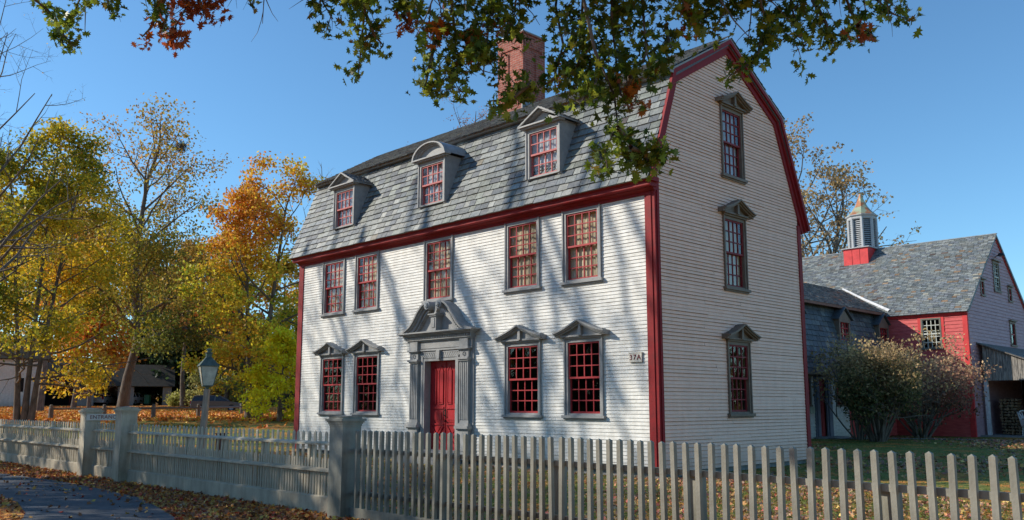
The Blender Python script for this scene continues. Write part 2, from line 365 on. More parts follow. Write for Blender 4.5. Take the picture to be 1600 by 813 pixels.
# ------------------------------------------------------------ the main house
HL,HD,HH=13.52,6.10,5.6          # length, depth, frieze height
YB,ZB,YR,ZR=.66,8.34,2.93,9.69    # break and ridge of the gambrel
house=thing('colonial_house','large white clapboarded gambrel house with red trim, slate roof and ornate grey doorway','house',(-HL/2,3,0))
FW=[('g',-12.15,-10.96),('g',-10.42,-9.24),('g',-4.32,-3.17),('g',-2.46,-1.38)]
UW=[(-12.18,-11.03),(-10.48,-9.36),(-7.35,-6.21),(-4.31,-3.19),(-2.48,-1.39)]
GW=[(2.50,3.44,1.04,2.68),(2.52,3.46,3.81,5.50),(2.57,3.51,6.38,8.06)]
holes=[(a+.05,b-.05,1.04,2.66) for _,a,b in FW]+[(a+.05,b-.05,3.92,5.6) for a,b in UW]+[(-7.6,-5.65,0,3.0)]
wm=MB(FAC); CB=.22
clap(wm,lambda v:(-HL+CB,-CB),0.0,HH,holes,ex=.0745,t=.0135,seed=5)
# reveal-thick masonry behind the boards is not visible; end wall follows the gambrel
def gl(v):
    f0=lambda z: float(np.interp(z,[0,6.42,ZB-.05,ZR-.08],[0+.0,0.0,YB,YR])); 
    if v<=6.42: return (.12 if v<6.3 else .02, HD-.10)
    a=f0(v); bb=2*YR-a if v>6.5 else HD
    bb=float(np.interp(v,[6.42,ZB-.05,ZR-.08],[HD-.05,2*YR-YB,YR])); return (a,bb)
gh=[(a+.05,b-.05,c+.05,d-.03) for a,b,c,d in GW]
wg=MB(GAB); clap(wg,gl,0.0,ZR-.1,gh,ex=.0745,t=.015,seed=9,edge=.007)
for T,mb in ((FAC,wm),(GAB,wg)): pass
# back and far walls, plain boards
mb=MB(); mb.box(-HL,0,HD-.02,HD,0,5.9,m=0); mb.prism([(0,0),(HD,0),(HD,6.3),(2*YR-YB,ZB-.06),(YR,ZR-.1),(YB,ZB-.06),(0,6.4)],-HL,-HL+.03,axis=0,m=0)
wm.T=None; b0=len(wm.v)
wm.mesh(mb.v,mb.f,0); 
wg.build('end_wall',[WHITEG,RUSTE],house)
wm.build('wall',[WHITE,BOARD_EDGE],house)
# dark base (sill shadow gap stones) and interior floors
fb=MB(); fb.box(-HL+.08,-.08,.08,HD-.08,-.6,.0); fb.build('foundation',STONE,house)
it=MB(); 
it.box(-HL+.1,-.1,.9,.93,.05,5.7); it.box(-HL+.1,-.1,.1,.9,2.95,3.05); it.box(-HL+.1,-.1,.1,5.9,5.75,5.8)
it.box(-1.1,-1.07,.95,5.9,.05,8.0); it.box(-HL+.1,-.1,1.2,1.23,5.8,8.3)
it.build('interior_partition',ROOM,house)
# corner boards
for (x0,x1,y0,y1) in ((-.22,.03,-.03,.0),(-HL-.03,-HL+.22,-.03,0)):
    c=MB(); c.box(x0,x1,y0-.005,.0,-.02,HH)
    if x0>-1:
        c.box(.0,.03,.0,.13,-.02,5.9); c.box(-.16,-.05,-.055,-.035,0,HH); c.box(.031,.05,.03,.10,0,5.62)
    c.build('corner_board',RED,house)
c=MB(); c.box(-.01,.035,HD-.13,HD+.03,-.02,5.75); c.build('corner_board',RED,house)
# cornice
def cprof(mb,x0,x1,prof): mb.prism(prof,x0,x1,axis=0)
c=MB()
cprof(c,-HL-.03,.035,[(0,HH-.05),(-.035,HH-.05),(-.035,5.72),(0,5.72)])           # frieze
cprof(c,-HL-.05,.05,[(0,5.61),(-.06,5.61),(-.075,5.635),(-.12,5.66),(-.12,5.71),(0,5.71)])
cprof(c,-HL-.10,.075,[(0,5.67),(-.235,5.67),(-.25,5.69),(-.25,5.775),(0,5.775)])    # fascia box
cprof(c,-HL-.14,.13,[(0,5.76),(-.26,5.765),(-.275,5.775),(-.305,5.80),(-.315,5.81),(-.315,5.825),(0,5.84)])
c.build('cornice',RED,house)
# lower and upper roof
n1=np.array([0,-(ZB-5.81),(YB+.33)]); Ls=np.linalg.norm(n1); n1=n1/Ls; V1=np.array([0,YB+.33,ZB-5.81])/Ls
O1=np.array([-HL-.16,-.345,5.80])-n1*.018
rf=MB(); slates(rf,O1,(1,0,0),V1,n1,Ls+.02,lambda v:(0,HL+.16+.10),.178,(.20,.38),th=.020,seed=11,odd=.02)
# board bed under the slates
dk=(.1,.1,.1)
P=[(-.315,5.80),(YB+.012,ZB-.03),(YR,ZR-.03),(2*YR-YB,ZB-.012),(HD+.30,5.72),(HD+.30,5.66),(2*YR-YB-.05,ZB-.10),(YR,ZR-.12),(YB+.06,ZB-.12),(-.22,5.82)]
for i in range(4):
    j=9-i-(0); a,b2=P[i],P[i+1]; c1,d1=P[9-i],P[8-i]
    rf.mesh([(x,*q) for x in (-HL-.15,.11) for q in (a,b2,d1,c1)],[(0,1,2,3),(7,6,5,4),(0,4,5,1),(1,5,6,2),(2,6,7,3),(3,7,4,0)],0,dk)
V2=np.array([0,YR-YB,ZR-ZB]); L2=np.linalg.norm(V2); V2=V2/L2; N2=np.array([0,-V2[2],V2[1]])
O2=np.array([-HL-.18,YB,ZB])-V2*.26+N2*.078
slates(rf,O2,(1,0,0),V2,N2,L2+.26,lambda v:(0,HL+.34),.17,(.18,.3),seed=12,odd=.04,pal=[(.10,.11,.115),(.08,.085,.095),(.13,.14,.14)])
V3=V2*np.array([1,-1,1]); N3=N2*np.array([1,-1,1]); O3=np.array([-HL-.18,2*YR-YB,ZB])-V3*.12+N3*.075
slates(rf,O3,(1,0,0),V3,N3,L2+.1,lambda v:(0,HL+.34),.17,(.18,.3),seed=13,odd=.04)
V4=np.array([0,-(HD+.3-(2*YR-YB)),ZB-5.72]); L4=np.linalg.norm(V4); V4/=L4; N4=np.array([0,V4[2],-V4[1]])
slates(rf,(-HL-.15,HD+.3,5.72),(1,0,0),V4,N4,L4,lambda v:(0,HL+.27),.17,(.2,.36),seed=14)
roof=rf.build('roof',SLATE,house)
ek=MB()   # grey board under the upper roof edge and ridge capping
q0=np.array([0,YB,ZB])-V2*.20; 
ek.mesh([(x,*p_) for x in (-HL-.17,.15) for p_ in ((q0[1],q0[2]),(q0[1]+.0,q0[2]+.07),(YR,ZR+.04),(YR,ZR-.02),(YB+.02,ZB-.03),(YB-.02,ZB-.10))],
        [(0,1,2,3,4,5),(11,10,9,8,7,6),(0,6,7,1),(1,7,8,2),(2,8,9,3),(3,9,10,4),(4,10,11,5),(5,11,6,0)])
q3=(2*YR-q0[1],q0[2])
ek.mesh([(x,*p_) for x in (-HL-.17,.15) for p_ in ((q3[0],q3[1]),(q3[0],q3[1]+.07),(YR,ZR+.038),(YR,ZR-.02),(2*YR-YB-.02,ZB-.03),(2*YR-YB+.02,ZB-.10))],
        [(0,1,2,3,4,5),(11,10,9,8,7,6),(0,6,7,1),(1,7,8,2),(2,8,9,3),(3,9,10,4),(4,10,11,5),(5,11,6,0)])
ek.build('roof_edge',GRAY,roof)
# rake boards on the gable
def rake(pts, w, x0, x1, mb):
    "strip of width w inside the polyline"
    for (a,b_) in zip(pts[:-1],pts[1:]):
        a=np.array(a);b_=np.array(b_)
        d=b_-a; d/=np.linalg.norm(d); nn=np.array([d[1],-d[0]])   # right-hand side (inside when going up and over)
        mb.prism([tuple(a),tuple(b_),tuple(b_+nn*w),tuple(a+nn*w)],x0,x1,axis=0)
RK=[(-.27,5.82),(YB-.01,ZB-.02),(YR,ZR-.02),(2*YR-YB+.01,ZB-.02),(HD+.32,5.66)]
def offset(pts,w):
    out=[]
    for i,p_ in enumerate(pts):
        ns=[]
        for k in (i-1,i):
            if 0<=k<len(pts)-1:
                d=np.array(pts[k+1])-np.array(pts[k]); d/=np.linalg.norm(d); ns.append(np.array([d[1],-d[0]]))
        m=sum(ns); m/=np.linalg.norm(m); out.append(tuple(np.array(p_)+m*w/max(.4,float(m@ns[0]))))
    return out
def band(mb,pts,w0,w1,x0,x1):
    A=offset(pts,w0); B=offset(pts,w1)
    for i in range(len(pts)-1):
        mb.prism([A[i],A[i+1],B[i+1],B[i]],x0,x1,axis=0)
rk=MB(); band(rk,RK,.0,.26,-.02,.045); band(rk,RK,.0,.14,.045,.085); band(rk,RK,-.03,.06,.085,.15)
rk.build('rake_board',RED,house)

# chimney
ch=MB(); cx0,cx1,cy0,cy1=-7.29,-6.26,2.553,3.46
ch.box(cx0+.03,cx1-.03,cy0+.03,cy1-.03,8.9,11.84)
for (x0,x1,y0,y1) in ((cx0,cx1,cy0,cy0+.029),(cx0,cx1,cy1-.029,cy1),(cx0,cx0+.029,cy0,cy1),(cx1-.029,cx1,cy0,cy1)):
    lx=x1-x0>.1
    def seg(a,b_,z0,z1):
        if lx: ch.box(x0+a*(x1-x0),x0+b_*(x1-x0),y0,y1,z0,z1)
        else: ch.box(x0,x1,y0+.031+a*(y1-y0-.062),y0+.031+b_*(y1-y0-.062),z0,z1)
    seg(0,1,8.9,10.15); seg(0,.42,10.15,11.3); seg(.58,1,10.15,11.3); seg(0,1,11.42,11.84)
    seg(0,.12,11.3,11.42); seg(.88,1,11.3,11.42)
ch.box(cx0-.03,cx1+.03,cy0-.03,cy1+.03,11.80,11.835)
cho=ch.build('chimney',BRICK,house)
cc=MB(); cc.box(cx0-.035,cx1+.035,cy0-.035,cy1+.035,11.84,11.87); cc.build('chimney_cap',LEAD,cho)
cf=MB(); cf.box(cx1,cx1+.03,cy0-.06,cy1,9.3,9.78); cf.box(cx0-.03,cx1+.03,cy0-.06,cy0-.002,9.3,9.5); cf.build('flashing',LEAD,cho)

# windows ---------------------------------------------------------
def window(T,u0,u1,v0,v1,rows=6,cols=4,case=GRAY,sash=SASH,curtain=None,gl=GLASS,ped=False,sill=True,cw=.095,parent=house,o0=0,deep=.085,seed=0,lug=.02,splitpanes=True,headp=None):
    R=random.Random(seed)
    m=MB(T); t=.03+o0
    m.box(u0,u0+cw,v0,v1,-.09+o0,t); m.box(u1-cw,u1,v0,v1,-.09+o0,t); m.box(u0+cw,u1-cw,v1-cw*.85,v1,-.09+o0,t)
    m.box(u0-.004,u0+.03,v0,v1,t,t+.025); m.box(u1-.03,u1+.004,v0,v1,t,t+.025)       # back band
    m.box(u0+cw,u1-cw,v0,v0+.04,-.09+o0,t-.01)
    wn=m.build('window',case,parent)
    if sill:
        m=MB(T); m.box(u0-.05,u1+.05,v0-.055,v0,-.03+o0,t+.06); m.box(u0-.03,u1+.03,v0-.09,v0-.056,-.02+o0,t+.02); m.build('sill',case,wn)
    a,b,c,d=u0+cw,u1-cw,v0+.04,v1-cw*.85; mid=(c+d)/2
    m=MB(T)
    for (s0,s1,rr,oo) in ((mid-.02,d,rows//2,o0+.005),(c,mid+.02,rows//2,o0-.045)):
        fw=.035; m.box(a,a+fw,s0,s1,oo-.035,oo); m.box(b-fw,b,s0,s1,oo-.035,oo); m.box(a+fw,b-fw,s0,s0+fw*1.15,oo-.035,oo); m.box(a+fw,b-fw,s1-fw,s1,oo-.035,oo)
        for i in range(1,cols):
            x=a+fw+(b-a-2*fw)*i/cols; m.box(x-.011,x+.011,s0+fw*1.15,s1-fw,oo-.030,oo-.004)
        for j in range(1,rr):
            y=s0+fw*1.15+(s1-s0-fw*2.15)*j/rr; m.box(a+fw,b-fw,y-.011,y+.011,oo-.028,oo-.002)
    m.build('sash',sash,wn)
    m=MB(T)
    for (s0,s1,rr,oo) in ((mid,d,rows//2,o0-.016),(c,mid,rows//2,o0-.062)):
        for i in range(cols):
            for j in range(rr):
                x0=a+(b-a)*i/cols; x1=a+(b-a)*(i+1)/cols; y0=s0+(s1-s0)*j/rr; y1=s0+(s1-s0)*(j+1)/rr
                k=[R.uniform(-.0012,.0012) for _ in range(4)]     # old panes sit a little out of true
                m.face([(x0,y0,oo+k[0]),(x1,y0,oo+k[1]),(x1,y1,oo+k[2]),(x0,y1,oo+k[3])])
    m.build('glass',gl,wn)
    if curtain:
        m=MB(T); n=36; vs=[]; fs=[]
        gap=0.0
        for i in range(n+1):
            x=a+(b-a)*i/n; o=o0-.115+.016*math.sin(i*1.25+seed)+.012*math.sin(i*2.7+seed*2)
            vs+= [(x,c,o),(x,d,o*1.0)]
        for i in range(n):
            fs.append((2*i,2*i+2,2*i+3,2*i+1))
        m.mesh(vs,fs); m.build('curtain',curtain,wn,smooth=True)
    m=MB(T); m.box(a-.02,b+.02,c-.02,d+.02,-.62+o0,-.6+o0); m.box(a-.03,a-.02,c-.02,d+.02,-.6+o0,-.1+o0); m.box(b+.02,b+.03,c-.02,d+.02,-.6+o0,-.1+o0)
    m.box(a-.02,b+.02,c-.03,c-.02,-.6+o0,-.1+o0); m.box(a-.02,b+.02,d+.02,d+.03,-.6+o0,-.1+o0)
    m.build('window_recess',ROOM,wn)
    if ped: pediment(T,u0,u1,v1,wn,case)
    return wn
def pediment(T,u0,u1,v1,parent,case):
    c=(u0+u1)/2; h=(u1-u0)/2; m=MB(T)
    m.box(u0-.01,u1+.01,v1,v1+.035,0,.075); m.box(u0-.045,u1+.045,v1+.036,v1+.075,0,.12)
    # tympanum
    H=h+.17; top=v1+.075; pk=top+.285
    m.prism([(c-h-.05,top),(c+h+.05,top),(c+.0,pk-.05)],0,.07,axis=2)
    m.prism([(c-.045,top-.02),(c+.045,top-.02),(c+.03,pk-.02),(c-.03,pk-.02)],0,.155,axis=2)     # keystone
    # end blocks
    for s in (-1,1):
        e=c+s*(h-.02); m.box(min(e,e+s*.09),max(e,e+s*.09),top-.01,top+.10,0,.13)
        for (w0,w1,oo) in ((.0,.035,.235),(.035,.065,.20),(.065,.10,.155)):
            pts=[]; K=8
            for k in range(K+1):
                tt=k/K; x=c+s*H*(1-tt); z=top+.035+(pk-top-.0)*(tt**1.12)+.03*(1-tt)**3
                pts.append((x,z))
            for k in range(K):
                (xa,za),(xb,zb)=pts[k],pts[k+1]
                xa2=c+(xa-c)*(1-w1*.4) ; 
                m.prism([(xa,za-w0),(xb,zb-w0),(xb,zb-w1),(xa,za-w1)],0,oo,axis=2)
    m.build('pediment',case,parent)
for i,(k,a,b_) in enumerate(FW): window(FAC,a,b_,1.08,2.71,ped=True,gl=GLASSD,seed=i)
for i,(a,b_) in enumerate(UW): window(FAC,a,b_,3.96,5.555,curtain=CURT,seed=10+i)
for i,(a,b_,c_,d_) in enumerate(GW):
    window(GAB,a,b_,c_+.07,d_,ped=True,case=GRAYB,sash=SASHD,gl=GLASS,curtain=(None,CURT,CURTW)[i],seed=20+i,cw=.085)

# dormers ----------------------------------------------------------
def yroof(z): return YB+(z-ZB)*(YB+.33)/(ZB-5.81) if z<ZB else YB+(z-ZB)*(YR-YB)/(ZR-ZB)
def dormer(x0,x1,kind,seed):
    yf=-.12; zb,zt=6.42,7.68; xc=(x0+x1)/2
    m=MB()
    for s,x in ((-1,x0),(1,x1)):
        xa,xb=(x,x+.03) if s<0 else (x-.03,x)
        m.prism([(yf,zb),(yroof(zb)+.0,zb-.02),(yroof(zt)+.03,zt),(yf,zt)],xa,xb,axis=0)
    m.box(x0,x1,yf,yroof(zt),zt-.02,zt+.01)
    m.box(x0,x0+.1,yf-.012,yf+.0,zb,zt); m.box(x1-.1,x1,yf-.012,yf,zb,zt)
    m.box(x0-.02,x1+.02,yf-.045,yf,zt-.09,zt-.01)
    d=m.build('dormer',GRAY,house)
    ov=.13; r_=MB(); z0=zt-.01
    if kind=='gable':
        pk=z0+.36; 
        yb=yroof(z0+.02); yp=yroof(pk)
        for s in (-1,1):
            e=xc+s*((x1-x0)/2+ov)
            A=[(e,yf-.19,z0+.03),(xc,yf-.19,pk+.03),(xc,yp+.12,pk+.03),(e,yb+.14,z0+.03)]
            r_.mesh(A+[(p_[0],p_[1],p_[2]-.035) for p_ in A],[(0,1,2,3),(7,6,5,4),(0,4,5,1),(3,2,6,7),(0,3,7,4),(1,5,6,2)],0)
            # slates over
            U=np.array([0,1,0.]); Vv=np.array([xc-e,0,pk-z0]); Lv=np.linalg.norm(Vv); Vv/=Lv; Nn=np.array([-(pk-z0)*(1 if s<0 else -1),0,abs(xc-e)]); Nn/=np.linalg.norm(Nn)
            lim=lambda v,Lv=Lv:(0,(yb+.14)+(yp-yb)*(v/Lv)-(yf-.19))
            slates(r_,(e,yf-.19,z0+.034),U,Vv,Nn,Lv,lim,.13,(.12,.2),th=.008,seed=seed+int(s),odd=0,pal=[(.09,.1,.11),(.07,.075,.085),(.13,.14,.15)])
        ro_=MB(); 
        rr=r_.build('dormer_roof',SLATE,d)
        m=MB(FAC); o=-(yf)
        m.prism([(x0-.02,z0),(x1+.02,z0),(xc,z0+.30)],o-.02,o+.02,axis=2)
        m.box(x0-ov,x1+ov,z0-.0,z0+.035,o-.02,o+.19); m.box(x0-ov+.04,x1+ov-.04,z0-.035,z0-.001,o-.02,o+.14)
        for s in (-1,1):
            e=(x1-x0)/2+ov
            for (h0,h1,oo,ks) in ((-.0,.045,.195,1),(.045,.085,.13,.9)):
                m.prism([(xc+s*e,z0+.04-h0+.0),(xc,z0+.40-h0),(xc,z0+.40-h1),(xc+s*(e-.02),z0+.04-h1*.3)],o-.02,o+oo,axis=2)
        m.build('dormer_pediment',GRAY,d)
        fl=MB(); 
        fl.tube([(xc+.02,yp+.02,pk+.05),((x1+ov),yb+.16,z0+.06)],[.035,.03],4); fl.tube([(xc-.02,yp+.02,pk+.05),((x0-ov),yb+.16,z0+.06)],[.035,.03],4)
        fl.build('flashing',LEAD,d)
    else:
        m=MB(FAC); o=-yf; K=16; hw=(x1-x0)/2+ov; H=.40
        arc=lambda rr,k:(xc-hw*rr*math.cos(math.pi*k/K),z0+.03+H*rr*math.sin(math.pi*k/K))
        m.prism([arc(.80,k) for k in range(K+1)],o-.02,o+.02,axis=2)
        m.box(xc-hw-.02,xc+hw+.02,z0,z0+.035,o-.02,o+.19); m.box(xc-hw+.04,xc+hw-.04,z0-.035,z0-.001,o-.02,o+.14)
        for (ra,rb,oo) in ((1.0,.92,.19),(.92,.86,.14),(.86,.78,.08)):
            for k in range(K): m.prism([arc(ra,k),arc(ra,k+1),arc(rb,k+1),arc(rb,k)],o-.02,o+oo,axis=2)
        m.build('dormer_pediment',GRAY,d)
        m=MB(); vs=[];fs=[]
        for k in range(K+1):
            x,z=arc(1.0,k); vs+=[(x,yf-.19,z+.012),(x,yroof(z)+.10,z+.012)]
        fs=[(2*k,2*k+1,2*k+3,2*k+2) for k in range(K)]
        m.mesh(vs,fs); m.build('dormer_roof',LEAD,d,smooth=True)
    wn=window(FAC,x0+.0,x1-.0,zb+.03,zt-.07,rows=4,cols=4,case=GRAY,sash=SASHP,curtain=CURTW,gl=GLASS,parent=d,o0=-yf+.012,sill=False,cw=.10,seed=seed)
    wn.name='window_casing'
    # keep three levels: re-hang the window's pieces on the dormer
    for c in [o for o in bpy.data.objects if o.parent==wn]:
        c.parent=d; c.matrix_parent_inverse=WM(d).inverted()
dormer(-11.50,-10.44,'gable',31); dormer(-7.48,-6.39,'arch',32); dormer(-3.48,-2.41,'gable',33)

# doorway ------------------------------------------------------------
DC=-6.62
def doorway():
    m=MB(FAC); 
    for s in (-1,1):   # backing boards, casings, jambs
        m.box(*sorted((DC+s*.62,DC+s*1.24)),.08,2.95,-.02,.05)
        m.box(*sorted((DC+s*.60,DC+s*.66)),.08,2.46,-.30,.075)
        m.box(*sorted((DC+s*.66,DC+s*.72)),.08,2.52,.05,.09)
    m.box(DC-.66,DC+.66,2.40,2.46,-.30,.075); m.box(DC-1.24,DC+1.24,2.46,3.0,-.02,.05)
    # fan of narrow voussoirs over the door
    for k in range(-9,10):
        x=k*.072; t=x*.28; m.prism([(DC+x-.031,2.475),(DC+x+.031,2.475),(DC+x+t+.035,2.60),(DC+x+t-.035,2.60)],.05,.075,axis=2)
    m.prism([(DC-.05,2.44),(DC+.05,2.44),(DC+.07,2.66),(DC-.07,2.66)],.05,.15,axis=2)
    m.prism([(DC-.72,2.605),(DC+.72,2.605),(DC+.72,2.63),(DC-.72,2.63)],.05,.08,axis=2)
    dw=m.build('doorway_surround',GRAY,house)
    for s in (-1,1):
        c=DC+s*.975; m=MB(FAC)
        hw=.205
        m.box(c-hw,c+hw,.0,.10,.05,.20); m.box(c-hw+.02,c+hw-.02,.10,.70,.05,.15); m.box(c-hw-.01,c+hw+.01,.70,.735,.05,.18); m.box(c-hw-.035,c+hw+.035,.735,.80,.05,.22); m.box(c-hw,c+hw,.80,.86,.05,.17)
        # pedestal panel frame
        m.prism([(c-.10,.2),(c+.10,.2),(c+.10,.55),(c,.62),(c-.10,.55)],.15,.165,axis=2)
        w2=.155; m.box(c-w2,c+w2,.86,2.40,.05,.115)
        for k in range(5):
            x=c-w2+.02+(2*w2-.04)*k/4; m.box(x-.017,x+.017,.95,2.32,.115,.135)
        m.box(c-w2-.02,c+w2+.02,2.36,2.40,.05,.16); m.box(c-w2-.045,c+w2+.045,2.40,2.45,.05,.19); m.box(c-w2,c+w2,2.45,2.62,.05,.12)
        for k in range(8):
            a0=2*math.pi*k/8; m.prism([(c+.03*math.cos(a0),2.535+.03*math.sin(a0)),(c+.055*math.cos(a0+.3),2.535+.055*math.sin(a0+.3)),(c+.055*math.cos(a0-.3),2.535+.055*math.sin(a0-.3))],.12,.14,axis=2)
        m.box(c-w2-.02,c+w2+.02,2.62,2.65,.05,.15); m.box(c-w2-.05,c+w2+.05,2.65,2.70,.05,.19); m.box(c-w2,c+w2,2.70,2.90,.05,.15)
        m.build('pilaster',GRAY,dw)
    m=MB(FAC)
    m.box(DC-1.22,DC+1.22,2.66,2.70,.05,.10); m.box(DC-1.22,DC+1.22,2.72,2.90,.05,.085)
    for k,(z,o,e) in enumerate(((2.90,.13,1.24),(2.935,.17,1.28))): m.box(DC-e,DC+e,z,z+.033,0,o)
    m.box(DC-1.27,DC+1.27,2.97,3.035,0,.15)
    k=-1.27
    while k<1.25: m.box(DC+k+.01,DC+k+.045,2.972,3.03,.15,.195); k+=.066
    m.box(DC-1.33,DC+1.33,3.036,3.07,0,.235)
    m.prism([(0,0),(1,0)],0,0) if False else None
    m.box(DC-1.40,DC+1.40,3.07,3.10,0,.28); m.box(DC-1.46,DC+1.46,3.10,3.135,0,.33)
    m.build('entablature',GRAY,dw)
    # swan-neck pediment
    prof=[(1.46,3.135),(1.25,3.175),(1.05,3.26),(.90,3.37),(.78,3.50),(.67,3.64),(.56,3.75),(.45,3.83),(.34,3.87),(.25,3.865)]
    def fine(pts,n=3):
        out=[]
        for i in range(len(pts)-1):
            p0=pts[max(i-1,0)];p1=pts[i];p2=pts[i+1];p3=pts[min(i+2,len(pts)-1)]
            for k in range(n):
                t=k/n; out.append(tuple(.5*((2*p1[j])+(-p0[j]+p2[j])*t+(2*p0[j]-5*p1[j]+4*p2[j]-p3[j])*t*t+(-p0[j]+3*p1[j]-3*p2[j]+p3[j])*t**3) for j in (0,1)))
        out.append(pts[-1]); return out
    pf=fine(prof); m=MB(FAC)
    for s in (-1,1):
        poly=[(DC+s*x,z-.07) for x,z in pf]+[(DC+s*.20,3.72),(DC+s*.16,3.13),(DC+s*1.30,3.13)]
        for i in range(len(pf)-1):
            (xa,za),(xb,zb)=pf[i],pf[i+1]
            m.prism([(DC+s*xa,3.12),(DC+s*xb,3.12),(DC+s*xb,zb-.05),(DC+s*xa,max(3.121,za-.05))],0,.09,axis=2)
        m.box(*sorted((DC+s*.0,DC+s*.26)),3.12,3.60,0,.09)
    m.build('tympanum',GRAY,dw)
    for s in (-1,1):
        m=MB(FAC); nrm=[]
        for i in range(len(pf)):
            a=pf[max(0,i-1)]; b=pf[min(len(pf)-1,i+1)]; dx,dz=b[0]-a[0],b[1]-a[1]; l=math.hypot(dx,dz); nrm.append((dz/l if 0 else -dz/l*-1,dx/l))
        # inside normal: pointing down/inward
        def off(i,wd):
            a=pf[max(0,i-1)]; b=pf[min(len(pf)-1,i+1)]; dx,dz=b[0]-a[0],b[1]-a[1]; l=math.hypot(dx,dz)
            return (pf[i][0]+(dz/l)*-wd*1.0 if dz>0 else pf[i][0], pf[i][1]+(dx/l)*wd) 
        for (w0,w1,oo) in ((.0,.045,.33),(.045,.08,.28),(.08,.15,.23),(.15,.19,.17)):
            for i in range(len(pf)-1):
                A,B,C_,D_=off(i,w0),off(i+1,w0),off(i+1,w1),off(i,w1)
                m.prism([(DC+s*p_[0],max(3.12,p_[1])) for p_ in (A,B,C_,D_)],0,oo,axis=2)
        for i in range(2,len(pf)-4):
            A=off(i,.20); m.box(DC+s*A[0]-.02,DC+s*A[0]+.02,max(3.13,A[1]-.03),A[1]+.01,.1,.20)
        m.build('swan_neck_moulding',GRAY,dw)
    for s in (-1,1):
        m=MB(FAC); cx,cz=DC+s*.225,3.79; K=20
        for (rr,o0_,o1) in ((.105,.0,.345),(.075,.345,.36),(.035,.36,.385)):
            m.prism([(cx+rr*math.cos(2*math.pi*k/K),cz+rr*math.sin(2*math.pi*k/K)) for k in range(K)],o0_,o1,axis=2)
        for k in range(8):
            a0=2*math.pi*k/8; m.box(cx+.055*math.cos(a0)-.01,cx+.055*math.cos(a0)+.01,cz+.055*math.sin(a0)-.01,cz+.055*math.sin(a0)+.01,.36,.378)
        m.build('rosette',LEAD,dw)
    m=MB(FAC); m.box(DC-.10,DC+.10,3.135,3.50,0,.30); m.box(DC-.12,DC+.12,3.135,3.17,0,.32); m.box(DC-.135,DC+.135,3.50,3.535,0,.335); m.box(DC-.155,DC+.155,3.535,3.565,0,.36)
    m.box(DC-.055,DC+.055,3.22,3.46,.30,.315); m.lathe([(.05,0),(.03,.02),(.05,.08),(.02,.13)],10,(DC,3.57,.2)) if False else None
    m.prism([(DC-.05,3.565),(DC+.05,3.565),(DC+.03,3.63),(DC+.06,3.68),(DC,3.76),(DC-.06,3.68),(DC-.03,3.63)],.12,.24,axis=2)
    m.build('pedestal_block',GRAY,dw)
    # door
    m=MB(FAC); o=-.13; m.box(DC-.6,DC+.6,.18,2.40,o-.05,o)
    for s in (-1,1):
        c=DC+s*.30
        for e in (-.135,.135):
            x=c+e; a,b=x-.085,x+.085
            m.box(a,a+.02,1.32,2.16,o,o+.022); m.box(b-.02,b,1.32,2.16,o,o+.022); m.box(a+.02,b-.02,1.32,1.34,o,o+.022)
            m.prism([(a+.02,1.36),(b-.02,1.36),(b-.02,2.14),(x,2.22),(a+.02,2.14)],o,o+.012,axis=2)
            for q in (-1,1): m.prism([(x+q*.085,2.15),(x+q*.065,2.15),(x,2.26),(x+q*.02,2.28)] if q>0 else [(x-.085,2.15),(x-.065,2.15),(x,2.26),(x-.02,2.28)],o,o+.022,axis=2)
        m.box(c-.245,c+.245,1.20,1.25,o,o+.025)
        for (v0,v1) in ((.88,1.17),):
            m.box(c-.225,c+.225,v0,v1,o,o+.012); m.box(c-.175,c+.175,v0+.05,v1-.05,o+.012,o+.026)
        m.box(c-.245,c+.245,.80,.84,o,o+.025)
        for q in (-1,1):    # crossed rails
            t=.032; m.prism([(c-q*.225-t,.24),(c-q*.225+t,.24),(c+q*.225+t,.78),(c+q*.225-t,.78)],o,o+(.022 if q>0 else .026),axis=2)
        m.prism([(c-.13,.76),(c+.13,.76),(c,.60)],o,o+.018,axis=2); m.prism([(c-.13,.26),(c+.13,.26),(c,.42)],o,o+.018,axis=2)
    m.box(DC-.012,DC+.012,.18,2.40,o,o+.015)
    dr=m.build('front_door',DOOR,house)
    m=MB(FAC); m.box(DC+.03,DC+.055,.98,1.20,o+.02,o+.04); m.tube([(DC+.042,1.18,o+.03),(DC+.042,1.15,o+.09),(DC+.042,1.05,o+.09),(DC+.042,1.02,o+.03)],[.012]*4,6)
    m.tube([(DC+.042,.90,o+.02),(DC+.042,.90,o+.05)],[.025,.025],8); m.build('door_handle',BRASS,dr)
    m=MB(FAC); m.box(DC-.95,DC+.95,-.15,.07,.0,.75); m.box(DC-.72,DC+.72,.07,.16,-.14,.42); m.box(DC-.62,DC+.62,.16,.19,-.20,.12)
    m.build('doorstep',STONE,house)
doorway()

# number plate on the facade
def text_mesh(txt,size,depth,name,material,T3,parent,spacing=1.0):
    cu=bpy.data.curves.new(name,'FONT'); cu.body=txt; cu.size=size; cu.extrude=depth; cu.align_x='CENTER'; cu.align_y='CENTER'; cu.space_character=spacing
    to=bpy.data.objects.new(name+'_tmp',cu); col.objects.link(to)
    dg=bpy.context.evaluated_depsgraph_get(); dg.update(); me=bpy.data.meshes.new_from_object(to.evaluated_get(dg)); bpy.data.objects.remove(to)
    me.materials.clear(); me.materials.append(material); me.transform(T3)
    o=bpy.data.objects.new(name,me); col.objects.link(o); o.parent=parent; o.matrix_parent_inverse=WM(parent).inverted(); return o
PLATE=mat('sign_cream_paint',(.66,.62,.54),.6,.08); MAROON=mat('maroon_lettering',(.2,.03,.03),.6,.05)
sg=thing('house_number_sign','small cream number board reading 37A on the white clapboards by the red corner board','sign',(-.52,-.03,2.24))
m=MB(); m.box(-.69,-.37,-.045,-.018,2.155,2.335); m.box(-.705,-.355,-.05,-.018,2.335,2.35); m.build('board',PLATE,sg)
